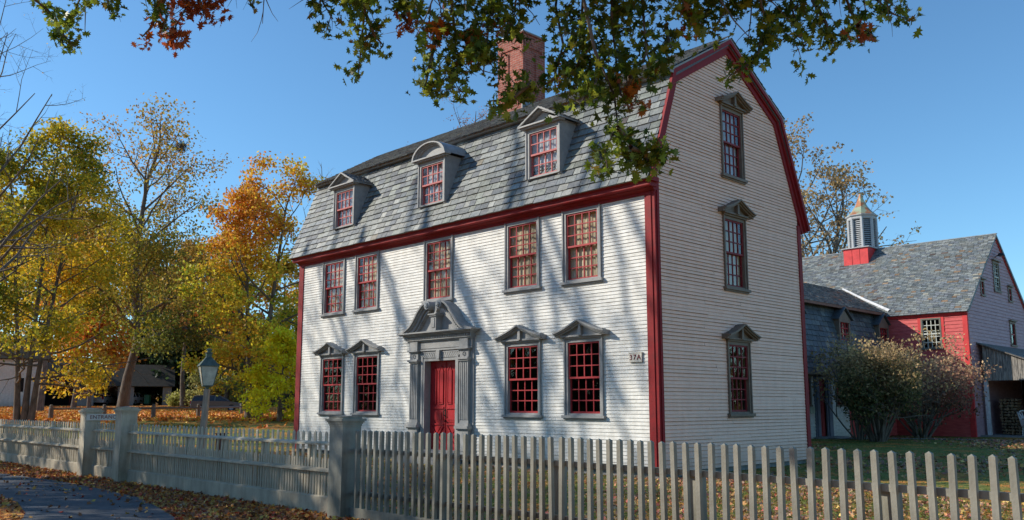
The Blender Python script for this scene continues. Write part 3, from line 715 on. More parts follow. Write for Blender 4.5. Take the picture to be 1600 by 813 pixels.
text_mesh('37A',.15,.004,'lettering',MAROON,Matrix.Translation((-.53,-.05,2.245))@Matrix.Rotation(math.pi/2,4,'X'),sg,1.25)

# ------------------------------------------------------------ the fence along the road
def fence_thing(name,label,x0): return thing(name,label,'fence',(x0,-6.5,-.35),0)
def picket_mesh(w,d,h0,h1,tip,m=None):
    k=MB(); k.box(-w/2,w/2,-d/2,d/2,h0,h1-tip); 
    k.mesh([(-w/2,-d/2,h1-tip),(w/2,-d/2,h1-tip),(w/2,d/2,h1-tip),(-w/2,d/2,h1-tip),(0,-d*.1,h1),(0,d*.1,h1)],[(0,1,4),(1,2,5,4),(2,3,5),(3,0,4,5)]); return k
def row(parent,mesh_obj,pts,jit=.004,seed=1):
    R=random.Random(seed)
    for i,(x,y,z) in enumerate(pts):
        o=mesh_obj if i==0 else mesh_obj.copy()
        if i: col.objects.link(o); o.parent=parent
        o.matrix_parent_inverse=Matrix.Identity(4)
        o.location=(x-parent.location.x,y-parent.location.y+R.uniform(-jit,jit),z-parent.location.z+R.uniform(-.005,.005))
        o.rotation_euler=(R.uniform(-.01,.01),R.uniform(-.012,.012),R.uniform(-.03,.03)+(math.pi if R.random()<.5 else 0))
# open fence right of the big post
def fline(x): return -6.5 if x<3.5 else -6.5-(x-3.5)*.085
fr=fence_thing('picket_fence','grey painted open picket fence running right from the thick capped post',-.8)
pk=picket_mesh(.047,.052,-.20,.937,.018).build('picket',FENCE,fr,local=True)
n=62; pp=[(-.74+.151*i,fline(-.74+.151*i)-.04,0) for i in range(n)]; row(fr,pk,pp,seed=4)
def rail(parent,name,x0,x1,yo,z0,z1,d,matl,cap=False):
    m=MB(); xs_=[x0]+[x for x in (3.5,) if x0<x<x1]+[x1]
    for a,b_ in zip(xs_[:-1],xs_[1:]):
        ya,yb=fline(a)+yo,fline(b_)+yo
        top=[(a,ya,z1+(0)),(a,ya+d,z1),(a,ya+d,z0),(a,ya,z0)]; t2=[(b_,yb,z1),(b_,yb+d,z1),(b_,yb+d,z0),(b_,yb,z0)]
        if cap: top[0]=(a,ya,z1-.025); t2[0]=(b_,yb,z1-.025)
        m.mesh(top+t2,[(0,1,2,3),(7,6,5,4),(0,4,5,1),(1,5,6,2),(2,6,7,3),(3,7,4,0)])
    return m.build(name,matl,parent)
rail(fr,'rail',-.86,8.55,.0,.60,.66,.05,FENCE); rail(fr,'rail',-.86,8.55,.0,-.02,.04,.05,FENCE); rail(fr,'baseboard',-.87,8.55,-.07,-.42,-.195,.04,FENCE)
for x in (1.05,3.15,5.15,7.15): 
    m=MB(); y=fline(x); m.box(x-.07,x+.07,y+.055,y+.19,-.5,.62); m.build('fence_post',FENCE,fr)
# close fence left of the big post
def close_fence(label,x0,x1,tall,seed,matl,zt=.90,gate=False,name='picket_fence',sag=0):
    f=fence_thing(name,label,x0) if not gate else thing(name,label,'gate',(x0,-6.5,-.35))
    n=int((x1-x0)/tall); sp=(x1-x0)/n
    t=picket_mesh(.056,.022,-.12,zt,.035).build('picket',matl,f,local=True)
    row(f,t,[(x0+sp*(i+.5),-6.47,-sag*max(0,1-abs(x0+sp*(i+.5)-x1)/2.0)*1.0) for i in range(n)],seed=seed)
    s=picket_mesh(.046,.022,-.12,zt-.41,.03).build('picket',matl,f,local=True)
    row(f,s,[(x0+sp*(i+1),-6.468,0) for i in range(n-1)],seed=seed+1)
    rail(f,'rail',x0,x1,-.055,zt-.215,zt-.16,.07,matl,True); rail(f,'rail',x0,x1,-.055,zt-.62,zt-.565,.07,matl,True)
    rail(f,'baseboard',x0,x1,-.02,-.42,-.09,.05,matl,True)
    k=x0+1.25
    while k<x1-.6 and not gate:
        m=MB(); m.box(k-.06,k+.06,-6.455,-6.36,-.5,.70); m.build('fence_post',matl,f); k+=1.5
    return f
close_fence('grey picket fence with doubled lower pickets between the thick post and the gate',-9.44,-1.27,.165,21,FENCEW,.895)
close_fence('sunlit white picket fence left of the entrance gate',-20.5,-11.95,.165,22,FENCEW,.885)
close_fence('short close-boarded picket gate hung between the two capped posts',-11.62,-9.82,.15,23,FENCEW,.90,True,'picket_gate')
fl2=close_fence('far end of the white picket fence running out beyond the left edge',-30,-20.5,.165,24,FENCEW,.87)
def capped_post(x0,x1,y0,y1,zt,label,matl):
    t=thing('gate_post',label,'post',((x0+x1)/2,(y0+y1)/2,-.38),0,'thick capped fence posts')
    m=MB(); m.box(x0,x1,y0,y1,-.5,zt-.10); m.build('shaft',matl,t)
    m=MB(); 
    for e,a,b_ in ((.008,zt-.13,zt-.10),(.02,zt-.10,zt-.075),(.035,zt-.075,zt-.055),(.052,zt-.055,zt-.02),(.01,zt-.019,zt+.015)):
        m.box(x0-e,x1+e,y0-e,y1+e,a,b_)
    m.mesh([(x0-.03,y0-.03,zt+.015),(x1+.03,y0-.03,zt+.015),(x1+.03,y1+.03,zt+.015),(x0-.03,y1+.03,zt+.015),((x0+x1)/2,(y0+y1)/2,zt+.03)],[(0,1,4),(1,2,4),(2,3,4),(3,0,4)])
    m.build('post_cap',matl,t); return t
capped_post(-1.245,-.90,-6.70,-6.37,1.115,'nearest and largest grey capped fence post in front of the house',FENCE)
capped_post(-9.79,-9.45,-6.71,-6.37,1.235,'right-hand capped gate post, without the entrance board',FENCEW)
capped_post(-12.0,-11.66,-6.71,-6.37,1.19,'left-hand capped gate post carrying the entrance board',FENCEW)
es=thing('entrance_sign','small wooden board lettered ENTRANCE projecting from the left gate post','sign',(-11.65,-6.3,1.0))
m=MB(); m.T=None
# board faces the road-side viewer, fixed across the post's right face
A=np.array([-11.645,-6.70]); B=np.array([-11.60,-5.95]); d=(B-A)/np.linalg.norm(B-A); nn=np.array([d[1],-d[0]])
def bx(a,b_,o0,o1,z0,z1,mm):
    v=[]; 
    for z in (z0,z1):
        for (q,o) in ((a,o0),(b_,o0),(b_,o1),(a,o1)): p_=A+d*q+nn*o; v.append((p_[0],p_[1],z))
    mm.mesh(v,[(3,2,1,0),(4,5,6,7),(0,1,5,4),(1,2,6,5),(2,3,7,6),(3,0,4,7)])
bx(0,.78,.0,.025,.935,1.085,m); m.build('board',PLATE,es)
R3=Matrix(((d[0],0,nn[0],0),(d[1],0,nn[1],0),(0,1,0,0),(0,0,0,1)))
cp=A+d*.40+nn*.027
text_mesh('ENTRANCE',.125,.002,'lettering',MAROON,Matrix.Translation((cp[0],cp[1],1.01))@R3,es,1.05)

# ------------------------------------------------------------ lantern on a wooden post
MILK=mat('milky_lantern_glass',(.55,.58,.50),.15,.25,5,spec=.7)
def lantern():
    x,y=-13.3,-3.0; zb=terr(x,y); LS=1.18; t=thing('street_lamp','tall copper lantern on a leaning pale wooden post behind the left fence','lamp',(x,y,zb))
    m=MB(); m.tube([(x-.14,y-.02,zb-.2),(x-.02,y,zb+1.1),(x+.06,y,zb+1.95)],[.115,.105,.095],4); m.build('lamp_post',WOODL,t)
    bx_,by=x+.06,y; z0=1.82
    m=MB(); m.lathe([(.05,-.12),(.06,-.03),(.19,-.01),(.195,.02)],4,(bx_,by,z0),rot=.5)
    ra=lambda z:.165+(.27-.165)*z/.52
    for k in range(4):
        a=2*math.pi*k/4+.5; 
        m.tube([(bx_+.195*math.cos(a),by+.195*math.sin(a),z0+.02),(bx_+.335*math.cos(a),by+.335*math.sin(a),z0+.54)],[.012,.012],4)
    m.lathe([(.35,.54),(.375,.55),(.375,.57),(.11,.80),(.10,.82),(.10,.90),(.13,.91),(.13,.93),(.06,.95),(.06,1.0),(.10,1.01),(.10,1.03),(.03,1.05)],4,(bx_,by,z0),rot=.5)
    m.build('lantern_frame',VERD,t)
    m=MB(); 
    for k in range(4):
        a=2*math.pi*k/4+.5; b_=a+math.pi/2
        m.face([(bx_+.19*math.cos(a),by+.19*math.sin(a),z0+.02),(bx_+.19*math.cos(b_),by+.19*math.sin(b_),z0+.02),(bx_+.328*math.cos(b_),by+.328*math.sin(b_),z0+.54),(bx_+.328*math.cos(a),by+.328*math.sin(a),z0+.54)])
    m.build('glass_pane',MILK,t)
    m=MB(); m.lathe([(.03,.02),(.03,.12),(.05,.14),(.035,.28),(.02,.30)],8,(bx_,by,z0)); m.build('burner',FLASH,t)
lantern()

# ------------------------------------------------------------ trees
def wob(R,s): return np.array([R.uniform(-s,s) for _ in range(3)])
class Tree:
    def __init__(s,name,label,base,group=None,seed=0,cat='tree'):
        s.R=random.Random(seed); s.N=np.random.RandomState(seed); s.base=np.array(base,float)
        s.t=thing(name,label,cat,base,0,group); s.mb=MB(); s.tips=[]
    def limb(s,p,d,L,r,lev,maxlev,up=.12,wig=.22,kids=(4,6),ratio=.62,sides=(9,6,4,3,3),inside=None,start=.25):
        R=s.R; n=max(3,int(5-lev)+1); pts=[np.array(p,float)]; rad=[r]; d=np.array(d,float); d/=np.linalg.norm(d); st=L/n
        for i in range(n):
            d=d+wob(R,wig)+np.array([0,0,up]); d/=np.linalg.norm(d); pts.append(pts[-1]+d*st); rad.append(r*(1-.75*(i+1)/n))
        s.mb.tube(pts,rad,sides[min(lev,4)])
        if lev>=maxlev:
            s.tips += [pts[-1],pts[-2],(pts[-1]+pts[-2])/2]; return
        k=R.randint(*kids)
        for j in range(k):
            t=start+(1-start)*(j+R.random()*.8)/k; i=min(n-1,int(t*n)); q=pts[i]+(pts[i+1]-pts[i])*(t*n-i)
            dd=pts[i+1]-pts[i]; dd/=np.linalg.norm(dd); e=wob(R,1); e-=dd*(e@dd); e/=np.linalg.norm(e)+1e-9
            nd=dd*R.uniform(.35,.75)+e*R.uniform(.6,1.0); LL=L*ratio*R.uniform(.75,1.15)*(1.1-.5*t)
            if inside is not None and not inside(q+nd/np.linalg.norm(nd)*LL): LL*=.55
            s.limb(q,nd,LL,rad[i]*.6+.002,lev+1,maxlev,up,wig,kids,ratio,sides,inside,.3)
        s.tips.append(pts[-1])
    def trunk(s,pts,r0,r1,bark,limbs,Lfun,maxlev=3,h0=.3,elev=(.1,.9),kids=(3,5),up=.1,wig=.2,ratio=.6,az0=0,inside=None,sect=None):
        R=s.R; pts=[np.array(p,float) for p in pts]; n=len(pts); cum=[0]
        for i in range(n-1): cum.append(cum[-1]+np.linalg.norm(pts[i+1]-pts[i]))
        rad=[r0+(r1-r0)*(c/cum[-1])**.8 for c in cum]; rad[0]*=1.25
        s.mb.tube(pts,rad,10)
        for k in range(limbs):
            t=h0+(1-h0)*(k+R.random()*.6)/limbs; c=t*cum[-1]; i=max(j for j in range(n-1) if cum[j]<=c+1e-9); f_=(c-cum[i])/(cum[i+1]-cum[i])
            q=pts[i]+(pts[i+1]-pts[i])*f_; a=az0+k*2.4+R.uniform(-.4,.4)
            if sect: a=R.uniform(*sect) if k%3 else a
            el=elev[0]+(elev[1]-elev[0])*t+R.uniform(-.15,.15)
            d=np.array([math.cos(a)*math.cos(el),math.sin(a)*math.cos(el),math.sin(el)]); rr=rad[i]+(rad[i+1]-rad[i])*f_
            s.limb(q,d,Lfun(t)*R.uniform(.85,1.15),rr*.5+.01,1,maxlev,up,wig,kids,ratio,inside=inside)
        s.limb(pts[-1],pts[-1]-pts[-2],Lfun(1)*.8,r1,1,maxlev,up,wig,kids,ratio,inside=inside)
        s.bark=bark
    def leaves(s,per,spread,size,pal,clump=None,keep=1.0,zcol=None,shape='rhomb',material=None,name='crown',filt=None,flat=.6):
        N=s.N; T=np.array(s.tips); 
        if keep<1: T=T[N.rand(len(T))<keep]
        nT=len(T); 
        if nT==0: return
        idx=np.repeat(np.arange(nT),per); C=T[idx]+N.randn(len(idx),3)*np.array([spread,spread,spread*flat])
        if filt is not None:
            k=filt(C); C=C[k]; idx=idx[k]
        n=len(C); pal=np.array(pal); 
        # clump colour: low-frequency field over the crown plus leaf jitter
        ph=N.rand(3,3)*6; fq=1.1
        f1=(np.sin(C[:,0]*fq*.55+ph[0,0])+np.sin(C[:,1]*fq*.6+ph[0,1])+np.sin(C[:,2]*fq*.7+ph[0,2]))/3
        tipv=N.rand(nT)[idx]; g=np.clip(.5+.34*f1+.45*(tipv-.5)+N.randn(n)*.12,0,.999)
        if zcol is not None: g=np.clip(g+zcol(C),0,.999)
        q=g*(len(pal)-1); i0=q.astype(int); fr=(q-i0)[:,None]; colr=pal[i0]*(1-fr)+pal[np.minimum(i0+1,len(pal)-1)]*fr
        colr=np.minimum(colr*N.uniform(1.1,2.1,(n,1)),.85)
        leafmesh(s.t,name,C,N.uniform(.7,1.35,n)*size,colr,N,material or LEAF,shape)
    def done(s): return s.mb.build('trunk',s.bark,s.t,smooth=True)
OAK=[(0,-.55),(.09,-.3),(.30,-.26),(.16,-.10),(.46,.10),(.18,.14),(.32,.40),(.10,.34),(0,.60),(-.10,.34),(-.32,.40),(-.18,.14),(-.46,.10),(-.16,-.10),(-.30,-.26),(-.09,-.3)]
MAPLE=[(0,-.4),(.35,-.3),(.25,0),(.5,.2),(.15,.2),(0,.55),(-.15,.2),(-.5,.2),(-.25,0),(-.35,-.3)]
RHOMB=[(0,-.5),(.36,0),(0,.5),(-.36,0)]
def leafmesh(parent,name,C,S,colr,N,material,shape='rhomb',tilt=None,kind=None,bend=True):
    n=len(C); sh=np.array({'rhomb':RHOMB,'oak':OAK,'maple':MAPLE}[shape]); k=len(sh)
    if tilt is None:
        a=N.randn(n,3); a[:,2]*=.7
    else:
        a=N.randn(n,3)*np.array([1,1,tilt])
    a/=np.linalg.norm(a,axis=1)[:,None]+1e-9; b=N.randn(n,3)
    if tilt is not None: b[:,2]*=tilt
    b-=a*(a*b).sum(1)[:,None]; b/=np.linalg.norm(b,axis=1)[:,None]+1e-9
    V=C[:,None,:]+(a[:,None,:]*sh[None,:,0:1]+b[:,None,:]*sh[None,:,1:2])*S[:,None,None]
    if k>4:
        nn=np.cross(a,b); V=V+nn[:,None,:]*((np.abs(sh[None,:,0:1]))*.7*S[:,None,None]*N.uniform(-1,1,(n,1,1))+(sh[None,:,1:2]**2)*.8*S[:,None,None]*N.uniform(-1,1,(n,1,1)))
    me=bpy.data.meshes.new(name); me.vertices.add(n*k); me.vertices.foreach_set('co',V.astype(np.float32).ravel())
    me.loops.add(n*k); me.loops.foreach_set('vertex_index',np.arange(n*k,dtype=np.int32))
    me.polygons.add(n); me.polygons.foreach_set('loop_start',(np.arange(n)*k).astype(np.int32)); 
    at_=me.attributes.new('Col','FLOAT_COLOR','FACE'); c4=np.ones((n,4),np.float32); c4[:,:3]=np.clip(colr,0,1); at_.data.foreach_set('color',c4.ravel())
    me.materials.append(material); me.update(calc_edges=True); me.validate()
    o=bpy.data.objects.new(name,me); col.objects.link(o)
    if parent is not None: o.parent=parent; o.matrix_parent_inverse=WM(parent).inverted()
    return o
YEL=[(.07,.10,.018),(.15,.16,.02),(.32,.26,.02),(.52,.34,.02),(.55,.27,.02)]
GOLD=[(.12,.13,.025),(.25,.20,.03),(.38,.24,.03),(.45,.20,.03)]
ORG=[(.16,.13,.03),(.32,.19,.03),(.48,.17,.03),(.42,.09,.025)]
OLV=[(.05,.06,.02),(.10,.10,.025),(.20,.15,.03),(.30,.18,.04),(.26,.13,.05)]
GRN=[(.04,.08,.015),(.08,.14,.02),(.18,.24,.03),(.34,.34,.03)]
DGR=[(.015,.03,.015),(.025,.045,.018),(.04,.06,.02)]
RUS=[(.14,.07,.04),(.24,.11,.04),(.30,.16,.07)]
TAN=[(.22,.15,.08),(.32,.22,.10),(.36,.28,.12)]
def gp(px,d):
    p_=at(px,640,d); return np.array([p_[0],p_[1],terr(p_[0],p_[1])])
def hz(py,d): return CAM[2]+(632.7-py)/FPX*d
LAT=np.array([.7017,.7125,0])
def simple_tree(name,label,px,d,top,rad,pal,seed,trunk_r=.22,n=11,h0=.18,per=26,size=.28,spread=.42,group=None,bark=BARK,elev=(0,1.0),keep=1,maxlev=2,kids=(4,6),lean=0,squash=None,zcol=None,leaf=True):
    b=gp(px,d); H=hz(top,d)-b[2]; T=Tree(name,label,b,group,seed)
    n_=5; pts=[b+np.array([0,0,H*.82*i/n_])+LAT*(lean*H*.8*i/n_+math.sin(i*1.3+seed)*.012*H) for i in range(n_+1)]
    Lf=(lambda t: rad*(1.0-.72*t**1.6)*.82) if squash is None else squash
    T.trunk(pts,trunk_r,trunk_r*.22,bark,n,Lf,maxlev,h0,elev,kids,up=.05,ratio=.55)
    if leaf: T.leaves(per,spread,size,pal,keep=keep,zcol=zcol)
    T.done(); return T
# the big yellow maple at the left edge: three stems
b=gp(36,45); T=Tree('maple_tree','big golden yellow maple with several stems at the left edge, low boughs over the lawn',b,'autumn trees across the lawn',101)
H=16.2
for k,(dx,dxt,hh) in enumerate(((-.28,-1.6,.80),(.10,.7,.92),(.45,2.0,.80))):
    pts=[b+LAT*(dx+(dxt-dx)*(i/6)**1.3)+np.array([0,0,H*hh*i/6*.95]) for i in range(7)]
    T.trunk(pts,.155,.045,BARK,14,lambda t:5.6*(1-.66*t**1.5),3,.14,(-.12,1.0),(3,4),up=.03,ratio=.52,az0=k*1.1)
def proj2(C):
    d_=C-CAM; z=d_@_f; return CX+FPX*(d_@_r)/z, CY-FPX*(d_@_u)/z
def low_ok(C,rows):
    "boughs hang lower in some places than in others"
    d_=C-CAM; z=d_@_f; px=CX+FPX*(d_@_r)/z; py=CY-FPX*(d_@_u)/z
    return py<np.interp(px,[a[0] for a in rows],[a[1] for a in rows])+NR.randn(len(C))*6
T.leaves(19,.40,.18,YEL,filt=lambda C:low_ok(C,[(-200,600),(0,570),(40,590),(100,625),(165,612),(185,570),(240,535),(300,500)])); T.done()
# the tall half-bare tree with the leaning trunk
b=gp(190,55); dd=55/FPX; T=Tree('oak_tree','tall half-bare tree with dark leaning trunk and a nest, behind the gate posts',b,'autumn trees across the lawn',102)
tr=[(190,b[2]),(196,hz(590,55)),(208,hz(535,55)),(202,hz(470,55)),(197,hz(400,55)),(202,hz(330,55)),(208,hz(270,55)),(222,hz(225,55))]
pts=[np.array([b[0],b[1],0])+LAT*(x-190)*dd+np.array([0,0,z]) for x,z in tr]
T.trunk(pts,.34,.09,BARK,24,lambda t:6.8*(1-.5*t**1.4),3,.26,(-.05,1.15),(3,5),up=.07,ratio=.55)
T.limb(pts[2],LAT+np.array([.1,-.1,.42]),5.2,.20,1,3,up=.0,wig=.12)
zc=lambda C:(C[:,2]-7)*.035
T.leaves(34,.48,.18,[(.05,.07,.02),(.10,.12,.025),(.19,.18,.03),(.30,.21,.03),(.30,.16,.04)],keep=1,zcol=zc,filt=lambda C:low_ok(C,[(80,560),(150,560),(190,545),(260,560),(330,545),(420,560)])&(NR.rand(len(C))<np.interp(C[:,2],[2,8,12,15,20],[1,.95,.75,.35,.12]))); T.done()
nn_=pts[-1]+LAT*1.5+np.array([0,0,.4]); T.mb=MB()
nest=MB(); R=random.Random(5)
for k in range(160):
    a=R.uniform(0,6.28); r0=R.uniform(.05,.35); c=nn_+np.array([r0*math.cos(a),r0*math.sin(a),R.uniform(-.25,.2)]); e=wob(R,.28); nest.tube([c-e,c+e],[.012,.008],3)
nest.build('nest',BARK,T.t)
# the maple nearest the house on the left, green turning orange
b=gp(396,49); T=Tree('maple_tree','green and orange maple standing just left of the house corner',b,'autumn trees across the lawn',103)
H=hz(272,49)-b[2]
for k,(dx,dxt,hh) in enumerate(((-.2,-.9,.78),(.25,1.4,.93))):
    pts=[b+LAT*(dx+(dxt-dx)*(i/6)**1.2)+np.array([0,0,H*hh*i/6*.95]) for i in range(7)]
    T.trunk(pts,.24,.05,BARK,15,lambda t:3.7*(1-.15*t**2),3,.12,(-.1,1.0),(3,5),up=.04,ratio=.52,az0=k)
T.leaves(17,.34,.18,GRN[1:]+[(.46,.34,.03),(.46,.27,.03),(.44,.17,.03)],zcol=lambda C:(C[:,2]-8)*.035); T.done()
simple_tree('maple_tree','small yellow tree hanging low beside the red corner board',438,45,505,2.2,[(.42,.38,.02),(.58,.46,.02),(.66,.48,.02)],104,.12,14,.12,13,.16,.24,'autumn trees across the lawn',elev=(-.3,.6),maxlev=3,kids=(3,4))
# woods behind
back=[('maple_tree','orange-red maple showing between the yellow maple and the dark leaning trunk',118,92,285,6.5,ORG,.25,30),
('maple_tree','orange maple with fiery top just left of the green and orange maple',352,96,325,6.0,ORG,.25,30),
('maple_tree','gold maple far left behind the white house',-30,96,300,8,GOLD,.25,28),
('maple_tree','broad gold tree behind the garage roof',215,120,400,9,GOLD,.3,28),
('maple_tree','rusty olive tree behind the dark leaning trunk to its right',285,100,350,7.5,OLV,.3,28),
('maple_tree','olive tree rising behind the orange-red maple',70,125,330,9,OLV,.3,28),
('maple_tree','gold tree far behind the green and orange maple',440,120,380,8.5,GOLD,.3,28),
('maple_tree','rust brown tree beyond the parked wagon',330,118,430,7,RUS,.3,26),
('maple_tree','dull green tree filling the gap beyond the lantern',260,138,430,10,OLV[:3],.3,28),
('maple_tree','distant gold tree at the edge of the woods behind the yellow maple',20,140,380,11,GOLD,.3,28),
('maple_tree','distant green tree beside the house corner',480,140,420,9,OLV[:3],.3,26)]
back+=[('maple_tree','orange tree glimpsed low between the yellow maple and the garage',140,88,430,4.5,ORG,.2,30),
('maple_tree','olive gold tree filling behind the nest tree',222,119,350,9.0,GOLD[:3],.3,34),
('maple_tree','gold-green tree directly behind the garage right gable',250,118,400,8,GRN,.3,28),
('maple_tree','tall gold tree behind the yellow maple crown',60,80,235,7,YEL,.3,30)]
for i,(nm,lb,px,d,top,rad,pal,tr_,per) in enumerate(back):
    simple_tree(nm,lb,px,d,top,rad,pal,200+i,tr_,13,.10 if d>109 else .36,per,.42,.75,'woods behind the lawn',elev=(-.1,1.0),kids=(4,5))
for i,(px,d,top,lb) in enumerate(((225,114,470,'dark evergreen between the garage and the lantern'),(275,112,455,'dark evergreen directly behind the lantern'),(302,113,470,'dark evergreen right of the lantern above the wagon'),(385,110,480,'dark evergreen behind the twin stems of the green and orange maple'),(345,112,460,'dark evergreen farthest back above the thicket'))):
    simple_tree('pine_tree',lb,px,d,top,5.2,DGR,240+i,.25,22,.03,22,.5,.55,'evergreens in the woods',elev=(-.15,.3),squash=lambda t:5.2*(1-.85*t),kids=(3,5))
# hedge-like thicket behind the wagon
def bushy(name,label,px,d,h,rad,pal,seed,n=9,group=None,size=.22,per=20,spread=.3,loc=None,keep=1.,maxlev=2,bark=BARK,cat='shrub',wig=.2,up=.1,el=(.5,1.3),kids=(3,5),r0=.035,leafm=None,shape='rhomb',zcol=None,filt=None):
    b=gp(px,d) if loc is None else np.array(loc,float); T=Tree(name,label,b,group,seed,cat); R=T.R
    for k in range(n):
        a=k*2.4+R.uniform(-.3,.3); e=R.uniform(*el); q=b+np.array([math.cos(a),math.sin(a),0])*R.uniform(.05,.28)*rad*.6
        L=h*R.uniform(.55,.8)/max(.45,math.sin(e))*.8; dirn=np.array([math.cos(a)*math.cos(e),math.sin(a)*math.cos(e),math.sin(e)])
        T.limb(q,dirn,L,r0,1,maxlev+1,up,wig,kids,.55,start=.3)
    T.bark=bark; T.leaves(per,spread,size,pal,keep=keep,shape=shape,zcol=zcol,filt=filt); T.done(); return T
for i,(px,d,h,rad,pal,lb) in enumerate(((352,100,4.4,3,[(.10,.13,.03),(.2,.2,.06),(.28,.24,.10)],'tall sunlit olive thicket behind the parked wagon'),
   (385,98,3.4,2.5,[(.08,.10,.03),(.16,.16,.05)],'dull green shrub beside the wagon bonnet'),(284,103,1.2,2.0,[(.16,.18,.04),(.3,.28,.08)],'low yellow-green scrub between garage and wagon'),(300,104,1.5,2.2,[(.16,.16,.05),(.26,.22,.08)],'low dry scrub behind the tailgate of the wagon'))):
    bushy('wild_shrub',lb,px,d,h,rad,pal,260+i,n=12,group='scrub at the edge of the woods',size=.3,per=14,spread=.45,r0=.06)
# bare tree reaching in at the upper left
simple_tree('bare_tree','leafless tree reaching thin twigs into the top left corner',-95,32,30,6.0,TAN,301,.26,22,.35,1,.06,.1,None,squash=lambda t:6.0,elev=(.2,1.1),keep=.12,maxlev=4,kids=(3,4))
simple_tree('bare_tree','leafless twiggy treetop just left of the brick chimney',728,75,138,5.6,RUS,302,.5,18,.5,3,.14,.25,None,squash=lambda t:5.5,elev=(.3,1.2),keep=.35,maxlev=4,kids=(3,4))
simple_tree('bare_tree','thin bare treetops just above the far roof corner',487,72,215,3.2,RUS,303,.3,12,.4,1,.08,.2,None,squash=lambda t:3.2,elev=(.6,1.2),keep=.2,maxlev=3,kids=(2,3))
# half-bare tree behind the end wall on the right
b=gp(1262,60); b[2]=terr(b[0],b[1]); T=Tree('sycamore_tree','tall half-bare tree with tan leaves between the end wall and the cupola',b,None,304)
for k,(dx,dxt,hh) in enumerate(((-.3,-1.3,.88),(.5,3.0,.72))):
    pts=[b+LAT*(dx+(dxt-dx)*(i/6)**1.3)+np.array([0,0,22*hh*i/6*.9]) for i in range(7)]
    T.trunk(pts,.42,.10,BARKP,18,lambda t:8.0*(1-.5*t**2),4,.30,(.2,1.2),(3,4),up=.06,ratio=.55,az0=k)
T.leaves(5,.28,.22,TAN,keep=.5,filt=lambda C:NR.rand(len(C))<np.interp(C[:,2],[4,14,22],[.15,.5,.9])); T.done()

# the overhanging red oak: trunk behind and left of the viewer, boughs reaching over
OKP=[(.06,.10,.014),(.10,.16,.018),(.16,.22,.022),(.30,.34,.04)]
ORP=[(.28,.06,.02),(.40,.10,.02),(.48,.17,.03)]
T_=None; ob=np.array([5.2,-20.5,terr(5.2,-20.5)]); T=Tree('oak_tree','oak with green and rust lobed leaves overhanging the top of the view',ob,None,401)
top=ob+np.array([-.6,.8,9.0])
T.trunk([ob,ob+np.array([-.1,.1,3]),ob+np.array([-.2,.4,6]),top],.45,.22,BARK,0,lambda t:3,2)
T.tips=[]
